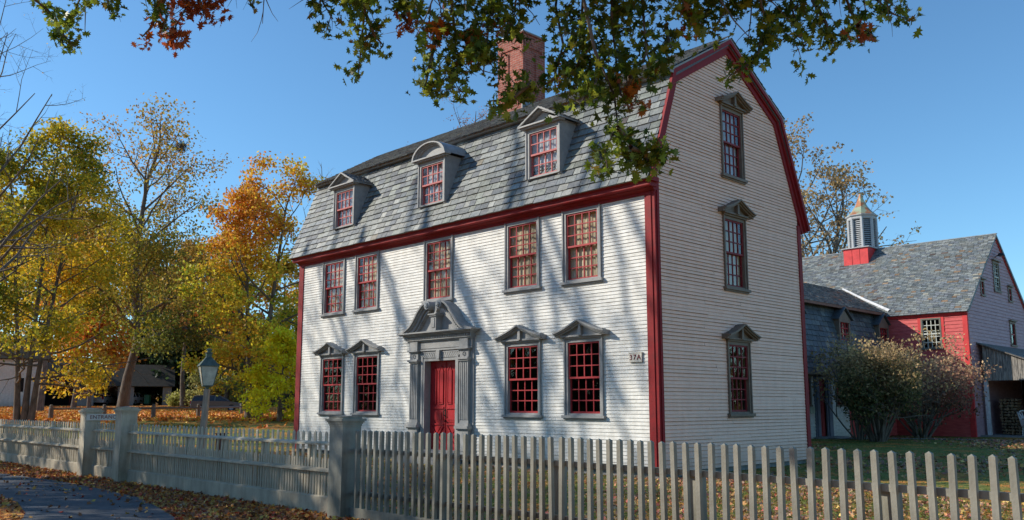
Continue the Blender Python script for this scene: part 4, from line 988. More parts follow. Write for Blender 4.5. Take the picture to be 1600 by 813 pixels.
# limbs to the frame: (start px beyond the top edge) then the strokes of foliage
strokes=[ # (depth, [(px,py)...], radius px, leaves, palette code)
(9.0,[(20,-60),(55,0),(85,25),(100,55),(118,74)],20,80,'g'),(9.2,[(150,-60),(120,10),(105,50)],24,70,'y'),(9.3,[(170,-60),(168,0),(172,22)],16,30,'g'),
(9.4,[(215,-60),(235,5),(262,25),(255,45)],22,60,'g'),(9.1,[(290,-60),(295,5),(275,40),(268,70)],24,90,'r'),(9.1,[(300,-50),(315,10),(322,38)],20,60,'r'),(9.1,[(262,-10),(235,45),(222,58)],10,24,'o'),
(9.5,[(395,-60),(388,0),(398,12)],13,22,'g'),(9.0,[(480,-60),(505,5),(520,30)],24,60,'g'),(9.0,[(530,-50),(535,10)],26,50,'g'),
(8.2,[(590,-70),(572,0),(565,60),(560,118)],22,115,'g'),(8.2,[(560,-10),(585,55),(598,70)],14,30,'g'),(8.3,[(640,-60),(625,0),(615,25)],26,70,'g'),
(8.1,[(655,-60),(648,5),(660,35)],24,60,'g'),(8.1,[(630,25),(640,40)],10,18,'r'),(8.0,[(700,-70),(705,0),(712,60),(705,110),(708,140)],34,230,'g'),(8.0,[(680,60),(668,115),(665,135)],16,50,'g'),
(8.0,[(680,30),(690,50)],16,26,'o'),(8.1,[(770,-60),(765,20),(760,75),(755,115)],36,220,'g'),(8.1,[(735,50),(740,70)],16,24,'o'),(8.0,[(820,-60),(805,5),(800,50)],28,110,'g'),(8.0,[(775,25),(782,42)],10,10,'r'),
(8.0,[(880,-70),(868,10),(880,70),(865,125),(800,160)],18,120,'g'),(8.0,[(830,130),(800,155),(765,158)],14,60,'y'),(7.8,[(915,-70),(910,10),(905,80),(895,140)],36,240,'g'),(7.8,[(895,100),(880,120)],12,16,'o'),
(7.6,[(960,-70),(955,20),(962,90),(970,150)],36,240,'g'),(7.6,[(935,90),(930,130),(905,165)],20,90,'g'),(7.6,[(1000,-60),(1005,20),(1010,80),(1018,110)],32,160,'g'),(7.6,[(1040,40),(1048,75)],14,30,'g'),(7.6,[(985,120),(975,150),(985,175)],13,26,'o'),
(7.4,[(905,-30),(930,80),(960,150),(965,195),(945,235),(950,270)],17,75,'g'),(7.4,[(965,200),(985,225),(985,265)],20,70,'g'),(7.4,[(985,230),(1018,245),(1030,215)],15,50,'g'),(7.4,[(1010,250),(1030,240)],14,26,'g'),
(7.6,[(935,235),(945,262)],12,16,'y'),(7.7,[(1055,-50),(1068,5),(1085,30)],26,90,'y'),(7.7,[(1110,-50),(1110,0),(1105,25)],26,80,'g'),(7.7,[(1075,20),(1080,40)],10,10,'o'),
(7.7,[(1150,-60),(1145,0),(1125,30)],24,60,'g'),(8.0,[(1180,-60),(1190,10),(1205,45),(1190,75)],28,120,'g'),(8.0,[(1190,60),(1185,90),(1160,108),(1140,118)],13,62,'g'),
(8.0,[(1240,-60),(1235,10),(1250,45),(1240,65)],28,110,'g'),(8.2,[(1270,0),(1290,35),(1300,60)],22,70,'g'),(8.2,[(1310,-40),(1330,20),(1350,45),(1365,58)],18,60,'g'),(8.4,[(1350,-50),(1370,0),(1395,22),(1412,28)],18,60,'g'),(8.4,[(1300,-40),(1320,5)],20,30,'g'),(8.0,[(1340,40),(1345,50)],8,6,'r')]
Cs=[];Ss=[];Cl=[]
R=random.Random(17); N=np.random.RandomState(17)
hubs=[at(150,-330,9.2),at(560,-340,8.6),at(800,-300,8.2),at(960,-280,7.8),at(1200,-320,8.2)]
for h in hubs: 
    mid=(top+h)/2+np.array([0,0,1.0]); q1=(top+mid)/2+wob(R,.35)+np.array([0,0,.35]); q2=(mid+h)/2+wob(R,.3)+np.array([0,0,.15])
    T.mb.tube([top,q1,mid,q2,h],[.16,.13,.10,.075,.045],6); LB=[(q1,mid),(mid,q2),(q2,h)]
    for a_,b_ in LB:
        for k in range(5): q=a_+(b_-a_)*R.random(); T.limb(q,(b_-a_)/np.linalg.norm(b_-a_)+wob(R,1.2),1.5,.03,2,3,.0,.25,(3,4),.6)
for (dep,pl,rp,nl,code) in strokes:
    P3=[at(px,py,dep+R.uniform(-.5,.5)*0+.25*math.sin(px*.05+i*1.7)) for i,(px,py) in enumerate(pl)]
    if pl[0][1]<-20:
        h=min(hubs,key=lambda q:np.linalg.norm(q-P3[0])); e0=P3[0]; L0=np.linalg.norm(e0-h)
        c1=h+(e0-h)*.35+wob(R,.13*L0)+np.array([0,0,.12*L0]); c2=h+(e0-h)*.7+wob(R,.10*L0); 
        for a_,b_ in ((h,c1),(c1,c2),(c2,e0)):
            for k in range(2): q=a_+(b_-a_)*R.random(); T.limb(q,(b_-a_)/np.linalg.norm(b_-a_)+wob(R,1.2),.9,.014,2,3,.0,.25,(2,4),.6)
        P3=[h,c1,c2]+P3; nup=3
    rr=[.022*(1-.8*i/(len(P3)-1))+.002 for i in range(len(P3))]; rr[0]=max(rr[0],.02); T.mb.tube(P3,rr,5)
    v=P3[nup:] if pl[0][1]<-20 else P3
    rad=rp*dep/FPX; nseg=len(v)-1
    # twigs then leaves on them
    ntw=max(3,int(nl/7))
    for k in range(ntw):
        t=(k+R.random())/ntw*nseg; i=min(nseg-1,int(t)); q=v[i]+(v[i+1]-v[i])*(t-i); e=wob(R,1); e/=np.linalg.norm(e); e[2]-=.2
        tip=q+e*rad*R.uniform(.6,1.45); T.mb.tube([q,(q+tip)/2+wob(R,.02),tip],[.006,.004,.002],3)
        m_=nl//ntw+1
        for _ in range(int(m_*1.7)):
            s_=R.uniform(.3,1.1); c=q+(tip-q)*s_+N.randn(3)*.055; Cs.append(c); Ss.append(R.choice((.055,.07,.085,.095,.11))*R.uniform(.85,1.15))
            if code=='r' : pal=ORP[:2]
            elif code=='o': pal=ORP[1:]
            elif code=='y': pal=OKP[2:]+[(.2,.24,.03)]
            else: pal=OKP if R.random()>.04 else [(.20,.14,.03)]
            a=R.choice(pal); br=R.uniform(.75,1.25); Cl.append([x*br for x in a])
tp=np.array(T.tips); ii=np.repeat(np.arange(len(tp)),9); C9=tp[ii]+N.randn(len(ii),3)*.16
kk=~((lambda px,py,z:(z>0)&(px>-15)&(px<1615)&(py>-12)&(py<830))(CX+FPX*((C9-CAM)@_r)/((C9-CAM)@_f),CY-FPX*((C9-CAM)@_u)/((C9-CAM)@_f),(C9-CAM)@_f)); C9=C9[kk]
Cs=np.vstack([np.array(Cs),C9]); Ss=np.concatenate([np.array(Ss),N.uniform(.06,.115,len(C9))]); Cl=np.vstack([np.array(Cl),np.array(OKP)[N.randint(0,4,len(C9))]])
leafmesh(T.t,'leaves',Cs,Ss,Cl,N,LEAFN,'oak'); T.done()

# big street trees standing out of frame to the left; they throw the dappled shade
def inframe(C):
    d_=C-CAM; z=d_@_f; px=CX+FPX*(d_@_r)/np.maximum(z,.01); py=CY-FPX*(d_@_u)/np.maximum(z,.01)
    return ~((z>0)&(px>-20)&(px<1620)&(py>-30)&(py<900))
def street_tree(label,x,y,H,rad,seed,per,keep,hi,limbs=16,pal=GOLD,sp=.6):
    b=np.array([x,y,terr(x,y)]); T=Tree('street_tree',label,b,'tall street trees by the road',seed)
    pts=[b+np.array([math.sin(i+seed)*.15,math.cos(i)*.1,H*.8*i/6]) for i in range(7)]
    T.trunk(pts,.45,.10,BARK,limbs,lambda t:rad*(1-.45*t**2),3,.26,(0,1.15),(3,5),up=.08,ratio=.55)
    if H>20:
        for k in range(4):
            a=k*1.5+seed; q=pts[3]+(pts[6]-pts[3])*(k/7); T.limb(q,(math.cos(a)*.75,math.sin(a)*.35,1.0),7.5-k*.5,.17-.012*k,1,3,.05,.16,(3,4),.5)
    T.leaves(per,sp,.24,pal,keep=keep,filt=lambda C:inframe(C)&(NR.rand(len(C))<np.interp(C[:,2],[2,hi-1.5,hi+1.5,22],[1,1,.015,.01]))); T.done(); return T
street_tree('street tree by the road nearest the viewer, with the densest crown',-17.0,-18.0,14.5,6.6,501,14,.9,11.3,20)
ST=street_tree('middle street tree by the road, tall with bare top limbs',-24.5,-18.2,23,7.0,502,14,.85,11.8,26)
for pl,rr in (([(-7.1,6.4),(-6.6,5.4),(-6.1,4.4),(-5.6,3.6),(-5.1,2.7),(-4.5,1.9),(-4.0,.9),(-3.6,-.3)],.085),([(-3.9,6.8),(-3.3,5.2),(-2.9,4.3),(-2.7,3.2),(-2.3,1.9),(-2.0,.9),(-1.7,-.3)],.075),
   ([(-1.9,7.4),(-1.3,5.6),(-.9,4.5),(-.75,3.4),(-.5,2.4),(-.35,1.5)],.07),([(-9.8,6.2),(-9.2,4.9),(-8.6,3.9),(-8.3,3.0),(-8.5,2.0),(-8.0,.6)],.07),([(-6.1,4.4),(-5.2,3.9),(-4.6,2.9),(-4.3,2.2)],.045),
   ([(-2.9,4.3),(-2.1,3.4),(-1.6,2.4)],.04),([(-12.6,6.0),(-12.2,4.4),(-11.3,3.2),(-10.9,1.5)],.06),([(-8.6,3.9),(-7.4,3.1),(-6.9,2.0)],.035),([(-5.6,9.2),(-5.0,8.2),(-3.9,7.3),(-3.4,6.1)],.06),([(-9.5,9.4),(-8.6,8.0),(-8.3,6.8)],.05),([(-12.9,9.2),(-12.2,8.1),(-11.9,6.9)],.05)):
    P3=[np.array([x,0,z])+np.array(tuple(sd))*(21.5+.6*math.sin(i*1.3+x)) for i,(x,z) in enumerate(pl)]  # unseen limbs shaped along the sun direction to cast streaks on the front
    ST.mb=MB(); ST.tips=[]; ST.mb.tube(P3,[rr*(1-.5*i/(len(P3)-1)) for i in range(len(P3))],7)
    for i in range(1,len(P3)-1): ST.limb(P3[i],P3[i]-P3[i-1]+wob(RND,.9),1.6,rr*.35,2,4,.0,.2,(2,3),.55)
    ST.mb.tube([P3[0],P3[0]+np.array([-1.2,-1.8,.2]),P3[0]+np.array([-2.2,-4.4,-1.6])],[rr,rr*1.2,rr*1.5],7); ST.mb.build('limb',BARK,ST.t,smooth=True)
street_tree('farthest street tree by the road, tall with bare top',-33,-19.0,23,7.2,503,9,.6,11.5,24)

# ------------------------------------------------------------ the wing and the red barn on the right
bt=MB()
barn=thing('red_barn','red barn with mauve end wall, patterned slate roof and louvred cupola','barn',(-10,29,0))
BX,BY,BE,BYR,BZR=-2.15,24.69,5.18,29.2,9.04; BXL=-19
BYB=2*BYR-BY
w_=MB(FAC); w_.T=lambda p:(p[0],BY-p[2],p[1])
clap(w_,lambda v:(BXL,BX-.17),0,BE-.12,[(-4.02,-3.17,3.70,5.02)],ex=.15,t=.02,seed=41)
w_.build('wall',[BARN,BARN],barn)
w_=MB(); w_.T=lambda p:(BX+p[2],p[0],p[1])
def bl(v): 
    s_=max(0,(v-BE)/(BZR-BE)); return (BY+.12+(BYR-BY-.12)*s_ if v>BE else BY+.10, BYB-(BYB-BYR)*s_)
bh=[(28.53,29.43,6.39,7.77),(26.66,27.16,6.04,6.73),(30.50,31.04,6.08,6.76),(30.30,31.14,4.01,5.13)]
clap(w_,bl,0,BZR-.05,[(a+.04,b_-.04,c_+.04,d_-.04) for a,b_,c_,d_ in bh],ex=.15,t=.02,seed=42)
w_.build('end_wall',[BARNS,BARNS],barn)
m=MB(); m.box(BXL,BX,BYB-.05,BYB,0,BE); m.prism([(BY,0),(BYB,0),(BYB,BE),(BYR,BZR-.05),(BY,BE)],BXL,BXL+.05,axis=0); m.build('back_wall',BARN,barn)
m=MB(); m.box(BX-.17,BX+.02,BY-.03,BY,-.1,BE-.1); m.box(BX,BX+.03,BY+.0,BY+.10,-.1,BE-.05); m.build('corner_board',BTRIM,barn)
m=MB(); m.prism([(BY-.02,BE-.16),(BY-.05,BE-.16),(BY-.12,BE-.04),(BY-.14,BE-.03),(BY-.14,BE+.02),(BY,BE+.06)],BXL,BX+.05,axis=0); m.build('eaves_board',BTRIM,barn)
m=MB(); RKb=[(BY-.12,BE-.03),(BYR,BZR),(BYB+.15,BE-.03)]; band(m,RKb,.0,.14,.0+BX+.02,BX+.05); m.build('rake_board',BTRIM,barn)
rb=MB(); Vb=np.array([0,BYR-BY+.2,BZR-BE+.06]); Lb=np.linalg.norm(Vb); Vb/=Lb; Nb=np.array([0,-Vb[2],Vb[1]])
BP=[(.19,.21,.21),(.16,.18,.185),(.22,.235,.22),(.235,.245,.235),(.175,.19,.205),(.20,.205,.19)]
slates(rb,(BXL,BY-.2,BE-.03),(1,0,0),Vb,Nb,Lb,lambda v:(0,BX-BXL+.12),.135,(.17,.30),th=.012,seed=51,odd=.06,pal=BP,palx=[(.24,.16,.10),(.34,.32,.26),(.15,.11,.09),(.28,.2,.13)])
rb.mesh([(x,*q) for x in (BXL,BX+.10) for q in ((BY-.2,BE-.03),(BYR,BZR+.0),(BYR,BZR-.1),(BY,BE-.06))],[(0,1,2,3),(7,6,5,4),(0,4,5,1),(1,5,6,2),(2,6,7,3),(3,7,4,0)],0,(.1,.1,.1))
rb.mesh([(x,*q) for x in (BXL,BX+.10) for q in ((BYB+.2,BE-.03),(BYR,BZR+.03),(BYR,BZR-.1),(BYB,BE-.06))],[(0,1,2,3),(7,6,5,4),(0,4,5,1),(1,5,6,2),(2,6,7,3),(3,7,4,0)],0,(.15,.16,.17))
broof=rb.build('roof',SLATE,barn)
m=MB(); m.box(BXL,BX+.12,BYR-.06,BYR+.06,BZR+.02,BZR+.06); m.build('ridge_cap',LEAD,broof)
def simple_window(T,u0,u1,v0,v1,rows,cols,case,sash,parent,o0=0,fw=.07,hood=False,gl=GLASSD):
    m=MB(T); m.box(u0,u0+fw,v0,v1,-.06+o0,.045+o0); m.box(u1-fw,u1,v0,v1,-.06+o0,.045+o0); m.box(u0+fw,u1-fw,v1-fw,v1,-.06+o0,.045+o0); m.box(u0-.03,u1+.03,v0-.05,v0+.02,-.06+o0,.07+o0)
    if hood: m.box(u0-.06,u1+.06,v1,v1+.06,o0,.13+o0)
    wn=m.build('window',case,parent); a,b_,c_,d_=u0+fw,u1-fw,v0+.02,v1-fw; mid=(c_+d_)/2
    m=MB(T); 
    for x in [a+(b_-a)*i/cols for i in range(cols+1)]: m.box(x-.014,x+.014,c_,d_,-.03+o0,.005+o0)
    for y in [c_+(d_-c_)*i/rows for i in range(rows+1)]: m.box(a,b_,y-.014,y+.014,-.028+o0,.007+o0)
    m.box(a,b_,mid-.03,mid+.03,-.03+o0,.02+o0); m.build('sash',sash,wn)
    m=MB(T); m.face([(a,c_,-.02+o0),(b_,c_,-.02+o0),(b_,d_,-.02+o0),(a,d_,-.02+o0)]); m.build('glass',gl,wn)
    m=MB(T); m.box(a,b_,c_,d_,-.35+o0,-.33+o0); m.box(a-.01,a,c_,d_,-.33+o0,-.06+o0); m.box(b_,b_+.01,c_,d_,-.33+o0,-.06+o0); m.box(a,b_,d_,d_+.01,-.33+o0,-.06+o0); m.build('window_recess',ROOM,wn)
    return wn
FB=lambda p:(p[0],BY-p[2],p[1]); GB=lambda p:(BX+p[2],p[0],p[1])
m=MB(FB); m.box(-4.13,-4.01,3.62,5.08,0,.035); m.box(-3.18,-3.06,3.62,5.08,0,.035); m.box(-4.01,-3.18,4.98,5.08,0,.035); m.box(-4.16,-3.03,5.08,5.12,0,.06); m.build('window_surround',BTRIM,barn)
CREAM=mat('cream_muntins',(.55,.56,.5),.6,.1); OLIVE=mat('olive_sash_frame',(.16,.15,.12),.6,.1)
simple_window(FB,-4.01,-3.18,3.68,4.98,5,4,OLIVE,CREAM,barn)
for (a,b_,c_,d_),rw,cl in zip(bh,(6,1,1,2),(2,1,1,1)): simple_window(GB,a,b_,c_,d_,rw,cl,GRAYB,SASH if rw<6 else CREAM,barn,fw=.1,hood=True,gl=GLASS)
m=MB(); m.lathe([(.10,.12),(.16,.02),(.17,0)],10,(BX+.28,29.0,8.0)); m.tube([(BX,29.0,7.95),(BX+.28,29.0,8.12)],[.02,.02],5); m.build('barn_light',BLACK,barn)
# cupola
cxx,cyy=-8.20,29.15; CUPG=mat('pale_grey_cupola_paint',(.42,.43,.44),.6,.1)
m=MB(); m.box(cxx-.62,cxx+.62,28.18,30.1,7.9,9.06)
for k in (-.2,.19): m.box(cxx+k-.008,cxx+k+.008,28.165,28.18,8.1,9.0)
for k in (28.8,29.5): m.box(cxx+.62,cxx+.63,k-.01,k+.01,8.1,9.0)
cup=m.build('cupola',BTRIM,barn)
m=MB(); ro8=math.pi/8; s2=1/math.cos(math.pi/8)
m.box(cxx-.72,cxx+.72,28.10,30.18,9.06,9.10)
m.lathe([(.64*s2,.0),(.64*s2,.06)],8,(cxx,cyy,9.10),rot=ro8)
for k in range(8):
    a=2*math.pi*k/8+ro8; c=(cxx+.60*s2*math.cos(a),cyy+.60*s2*math.sin(a)); m.lathe([(.085,0),(.085,1.50)],6,(c[0],c[1],9.16))
m.lathe([(.63*s2,0),(.66*s2,.04),(.66*s2,.12),(.73*s2,.18),(.73*s2,.22)],8,(cxx,cyy,10.62),rot=ro8); m.build('cupola_frame',CUPG,cup)
m=MB()
for k in range(8):
    a=2*math.pi*k/8; n_=np.array([math.cos(a),math.sin(a),0]); t_=np.array([-math.sin(a),math.cos(a),0]); hw=.19
    for j in range(14):
        z=9.2+j*.1; A0=np.array([cxx,cyy,z])+n_*.59; B0=np.array([cxx,cyy,z+.075])+n_*.52
        m.face([A0-t_*hw,A0+t_*hw,B0+t_*hw,B0-t_*hw])
m.build('louvre',CUPG,cup)
m=MB(); m.lathe([(.52,9.15),(.50,10.65)],8,(cxx,cyy,0),rot=ro8); m.build('cupola_core',DARK,cup)
m=MB(); m.lathe([(.76,0),(.68,.07),(.46,.28),(.30,.52),(.18,.78),(.11,.98),(.08,1.10),(.06,1.16),(.0,1.2)],8,(cxx,cyy,10.84),rot=ro8); m.build('cupola_roof',COPPER,cup)

# lean-to shed on the end wall
shed=thing('lean_to_shed','weathered grey board lean-to wood shed against the mauve barn end','shed',(.5,28,0))
SY=25.7
zr_=lambda x:3.92-(x+2.15)*.42
m=MB()
x=BX+.18; R=random.Random(9)
while x<3.0:
    w1=R.uniform(.14,.24); m.mesh([(x,SY,2.30),(x+w1-.008,SY,2.30),(x+w1-.008,SY,zr_(x+w1)-.06),(x,SY,zr_(x)-.06),(x,SY+.025,2.30),(x+w1-.008,SY+.025,2.30),(x+w1-.008,SY+.025,zr_(x+w1)-.06),(x,SY+.025,zr_(x)-.06)],[(0,1,2,3),(7,6,5,4),(0,4,5,1),(1,5,6,2),(2,6,7,3),(3,7,4,0)]); x+=w1
m.build('board_wall',SHED,shed)
m=MB(); m.mesh([(BX,SY-.15,zr_(BX)),(3.2,SY-.15,zr_(3.2)),(3.2,33.3,zr_(3.2)),(BX,33.3,zr_(BX)),(BX,SY-.15,zr_(BX)-.05),(3.2,SY-.15,zr_(3.2)-.05),(3.2,33.3,zr_(3.2)-.05),(BX,33.3,zr_(BX)-.05)],[(0,1,2,3),(7,6,5,4),(0,4,5,1),(1,5,6,2),(2,6,7,3),(3,7,4,0)]); m.build('roof',WOODG,shed)
m=MB(); m.box(BX+.02,3.2,33.2,33.25,0,2.2); m.box(BX+.02,3.2,31.4,31.45,0,3.0); m.box(3.1,3.15,SY,33.2,0,1.7); m.build('back_wall',DARK,shed)
for x in (-1.95,1.2): 
    m=MB(); m.box(x-.07,x+.07,SY+.05,SY+.19,-.05,2.35); m.build('post',GRAYB if x>0 else FLASH,shed)
m=MB(); m.box(BX+.02,3.1,SY-.5,33.1,-.2,.06); m.build('floor_slab',STONE,shed)
# stacked firewood
def woodpile(label,x0,x1,y0,y1,z0,z1,seed):
    t=thing('firewood_pile',label,'firewood',((x0+x1)/2,(y0+y1)/2,z0),0,'firewood stacks in the shed'); R=random.Random(seed); n=0
    z=z0+.06
    while z<z1:
        x=x0+.07
        while x<x1 and n<95:
            r_=R.uniform(.055,.085); m=MB(); k=R.choice((3,4,5)); a0=R.random()*3
            pr=[(x+r_*math.cos(a0+2*math.pi*i/k)*R.uniform(.8,1.2),z+r_*.85*math.sin(a0+2*math.pi*i/k)) for i in range(k)]
            m.prism(pr,y0+R.uniform(-.05,.05),y1+R.uniform(-.04,.04),axis=1); m.build('log',LOG,t); x+=r_*1.85; n+=1
        z+=.125
woodpile('tall firewood stack beside the white shed post',-1.75,-1.05,26.6,27.2,.06,1.55,1)
woodpile('wide firewood stack behind the white chair',-1.0,.4,27.3,27.9,.06,1.9,2)
# wicker chair
def wchair():
    x,y,z=-.30,25.75,.06; t=thing('wicker_chair','white wicker armchair with beige cushion in the shed opening','chair',(x,y,z),.9)
    def L(name,m,matl): return m.build(name,matl,t,local=True)
    for sx in (-.27,.27):
        for sy in (-.25,.25):
            m=MB(); m.tube([(sx*1.1,sy*1.1,0),(sx,sy,.4)],[.022,.025],6); L('leg',m,WICK)
    m=MB(); m.box(-.31,.31,-.29,.29,.36,.42); L('seat',m,WICK)
    m=MB(); m.box(-.25,.25,-.27,.22,.42,.50); L('cushion',m,PLATE)
    m=MB(); 
    for i in range(9):
        a=math.pi*i/8; xx=-.31*math.cos(a); yy=.29+.06*math.sin(a); m.tube([(xx,.26,.42),(xx*1.15,yy+.12,.95)],[.03,.02],5)
    m.tube([(-.34,.33,.92),(-.2,.42,.99),(0,.45,1.0),(.2,.42,.99),(.34,.33,.92)],[.03]*5,6); L('backrest',m,WICK)
    for s in (-1,1):
        m=MB(); m.tube([(s*.34,.33,.9),(s*.38,.1,.72),(s*.38,-.2,.66),(s*.32,-.3,.6)],[.03]*4,6); m.box(s*.33-.01,s*.33+.01,-.26,.28,.40,.66); L('armrest',m,WICK)
wchair()
# flower pot by the barn wall
fp=thing('flower_pot','small terracotta pot on the grass at the foot of the red barn wall','pot',(-4.1,23.9,terr(-4.1,23.9)))
m=MB(); z=terr(-4.1,23.9); m.lathe([(.11,0),(.16,.26),(.19,.26),(.19,.33),(.16,.33),(.14,.28)],14,(-4.1,23.9,z)); m.build('pot',TERRA,fp,smooth=False)

# the low wing
wing=thing('wing_house','low gambrel wing with dark slates, white clapboards and a red door between house and barn','house',(-8,15,0))
EX=-5.3; GE=lambda p:(EX+p[2],p[0],p[1])
w_=MB(GE); clap(w_,lambda v:(6.2,20.05),0.0,2.42,[(16.0,16.85,1.3,2.38),(17.42,18.05,.1,2.4),(18.93,19.5,1.28,2.15)],ex=.125,t=.018,seed=61)
w_.build('wall',[WHITE,BOARD_EDGE],wing)
m=MB(GE); clap(m,lambda v:(20.08,BY-.05),0.0,2.42,[],ex=.125,t=.018,seed=62); m.box(20.05,20.16,0,2.42,0,.035); m.build('red_wall',[BARN,BARN],wing)
m=MB(); m.box(-11.2,-11.15,6.2,BY,0,2.5); m.build('back_wall',WHITE,wing)
er=MB(); EB,EZB,EXR,EZR=-5.52,5.32,-8.17,6.75
for sgn in (1,-1):
    X=lambda x:x if sgn>0 else 2*EXR-x
    a=np.array([X(-5.08),0,2.45]); b_=np.array([X(EB-.25),0,EZB]); V=b_-a; Lv=np.linalg.norm(V); V/=Lv; Nn=np.array([V[2]*sgn,0,-V[0]*sgn]); Nn=np.array([abs(V[2])*sgn,0,abs(V[0])])
    slates(er,(a[0],6.15,a[2]),(0,1,0),V,Nn,Lv,lambda v:(0,BY-6.1+(0.0)),.22,(.22,.42),seed=71,odd=.03,th=.02,pal=[(.07,.085,.10),(.055,.07,.085),(.10,.115,.12)])
    er.mesh([(a[0],6.15,a[2]),(a[0],BY,a[2]),(b_[0],BY,b_[2]),(b_[0],6.15,b_[2])],[(0,1,2,3)],0,(.05,.05,.05))
    a=np.array([X(EB+.10),0,EZB-.02]); b_=np.array([EXR,0,EZR]); V=b_-a; Lv=np.linalg.norm(V); V/=Lv; Nn=np.array([abs(V[2])*sgn,0,abs(V[0])])
    # upper slope runs back into the barn roof (valley)
    lim=lambda v,Lv=Lv:(0,(BY+.15-6.15)+1.65*v/Lv)
    slates(er,(a[0],6.15,a[2]),(0,1,0),V,Nn,Lv,lim,.16,(.2,.34),seed=72,odd=.05,th=.014,pal=[(.10,.11,.115),(.08,.09,.095),(.13,.14,.14)],palx=[(.3,.12,.06),(.3,.3,.28)])
    er.mesh([(a[0],6.15,a[2]-.01),(a[0],BY+.1,a[2]-.01),(b_[0],26.5,b_[2]-.01),(b_[0],6.15,b_[2]-.01)],[(0,1,2,3)],0,(.05,.05,.05))
wr=er.build('roof',SLATE,wing)
m=MB(); m.box(EB+.0,EB+.12,6.15,BY,EZB-.13,EZB-.03); m.build('break_board',mat('faded_rust_paint',(.22,.10,.07),.6,.2),wr)
m=MB(); m.prism([(EX,2.36),(EX+.12,2.40),(EX+.28,2.42),(EX+.28,2.50),(EX,2.54)],6.15,BY-.05,axis=1) ; m.build('eaves_board',GRAYB,wing)
# valley flashing where the wing meets the barn roof
m=MB(); m.tube([(-8.17,26.43,6.83),(-6.8,25.62,6.12),(-5.36,24.80,5.42)],[.05,.07,.085],4); m.build('valley_flashing',FLASH,wr)
# wing dormers
for (y0,y1,tg) in ((19.75,20.75,0),(23.6,24.6,1),(15.9,16.7,2)):
    m=MB(GE); o=-.10; 
    z0,z1=3.62,4.72; yc=(y0+y1)/2
    m.box(y0,y0+.10,z0,z1,o-.05,o+.03); m.box(y1-.10,y1,z0,z1,o-.05,o+.03); m.box(y0,y1,z1-.1,z1,o-.05,o+.04); m.prism([(y0-.1,z1),(y1+.1,z1),(yc,z1+.42)],o-.04,o+.03,axis=2)
    for s,yy in ((-1,y0),(1,y1)): m.prism([(z0,o),(z1,o),(z1,o-.75)],yy-.01,yy+.01,axis=0)
    dm=m.build('dormer',GRAYB,wing)
    m=MB(GE); m.box(y0+.1,y1-.1,z0+.05,z1-.1,o-.06,o-.05); m.build('glass',GLASS,dm)
    m=MB(GE); 
    for i in range(4): x=y0+.1+(y1-y0-.2)*i/3; m.box(x-.02,x+.02,z0+.05,z1-.1,o-.05,o-.02)
    for i in range(5): z=z0+.05+(z1-z0-.15)*i/4; m.box(y0+.1,y1-.1,z-.02,z+.02,o-.048,o-.018)
    m.build('sash',SASH,dm)
    m=MB(GE)
    for s in (-1,1):
        e=yc+s*((y1-y0)/2+.16); m.mesh([(e,z1,o+.12),(yc,z1+.5,o+.12),(yc,z1+.5,o-1.2),(e,z1,o-.9),(e,z1+.04,o+.12),(yc,z1+.54,o+.12),(yc,z1+.54,o-1.2),(e,z1+.04,o-.9)],[(0,1,2,3),(7,6,5,4),(0,4,5,1),(1,5,6,2),(2,6,7,3),(3,7,4,0)],0,(.09,.10,.11))
    m.build('dormer_roof',SLATE,dm)
simple_window(GE,18.92,19.50,1.28,2.20,4,3,GRAYB,SASH,wing); simple_window(GE,16.0,16.87,1.28,2.40,4,3,GRAYB,SASH,wing)
m=MB(GE); m.box(17.12,17.44,.05,2.36,0,.06); m.box(18.04,18.50,.05,2.36,0,.06); m.box(18.12,18.40,.05,2.36,.06,.11); m.box(17.18,17.38,.05,2.36,.06,.11); m.box(17.44,18.04,2.28,2.36,0,.06); m.build('door_surround',mat('blue_grey_paint',(.16,.17,.21),.55,.1),wing)
m=MB(GE); m.box(17.44,18.04,.12,2.28,-.10,-.05)
for (c_,d_) in ((.25,.85),(.95,1.3),(1.4,2.0)):
    for (a,b_) in ((17.5,17.71),(17.77,17.98)): m.box(a,b_,c_,d_,-.05,-.035)
wd=m.build('door',mat('dark_red_door',(.28,.03,.03),.5,.12),wing)
m=MB(GE); m.box(16.9,17.9,-.05,.1,-.1,.9) ; m.box(17.1,18.4,-.05,.12,.0,.7); m.build('doorstep',STONE,wing)
pq=thing('wall_plaque','small pale green plaque on white clapboards beside the wing door','sign',(EX,16.9,1.05))
m=MB(GE); m.box(16.72,17.08,.98,1.22,.02,.045); m.build('board',mat('pale_green_board',(.45,.5,.38),.7,.1),pq)

# shrubs by the wing
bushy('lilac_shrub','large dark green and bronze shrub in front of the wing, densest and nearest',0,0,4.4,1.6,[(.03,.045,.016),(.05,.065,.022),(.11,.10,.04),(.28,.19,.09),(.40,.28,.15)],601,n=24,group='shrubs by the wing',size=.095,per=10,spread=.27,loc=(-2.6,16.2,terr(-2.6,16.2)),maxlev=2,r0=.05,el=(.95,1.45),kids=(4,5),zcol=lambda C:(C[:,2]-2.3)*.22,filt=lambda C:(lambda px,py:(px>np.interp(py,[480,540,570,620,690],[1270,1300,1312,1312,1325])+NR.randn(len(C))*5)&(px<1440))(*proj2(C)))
bushy('lilac_shrub','bronze and green twiggy shrub against the red barn wall',0,0,3.9,2.2,[(.05,.045,.025),(.12,.075,.045),(.24,.12,.08),(.34,.19,.12),(.45,.32,.17)],602,n=26,group='shrubs by the wing',size=.11,per=7,spread=.26,loc=(-3.3,22.0,terr(-3.3,22.0)),maxlev=2,r0=.045,el=(.6,1.35),kids=(4,5),zcol=lambda C:(C[:,2]-1.8)*.25,bark=BARKP)
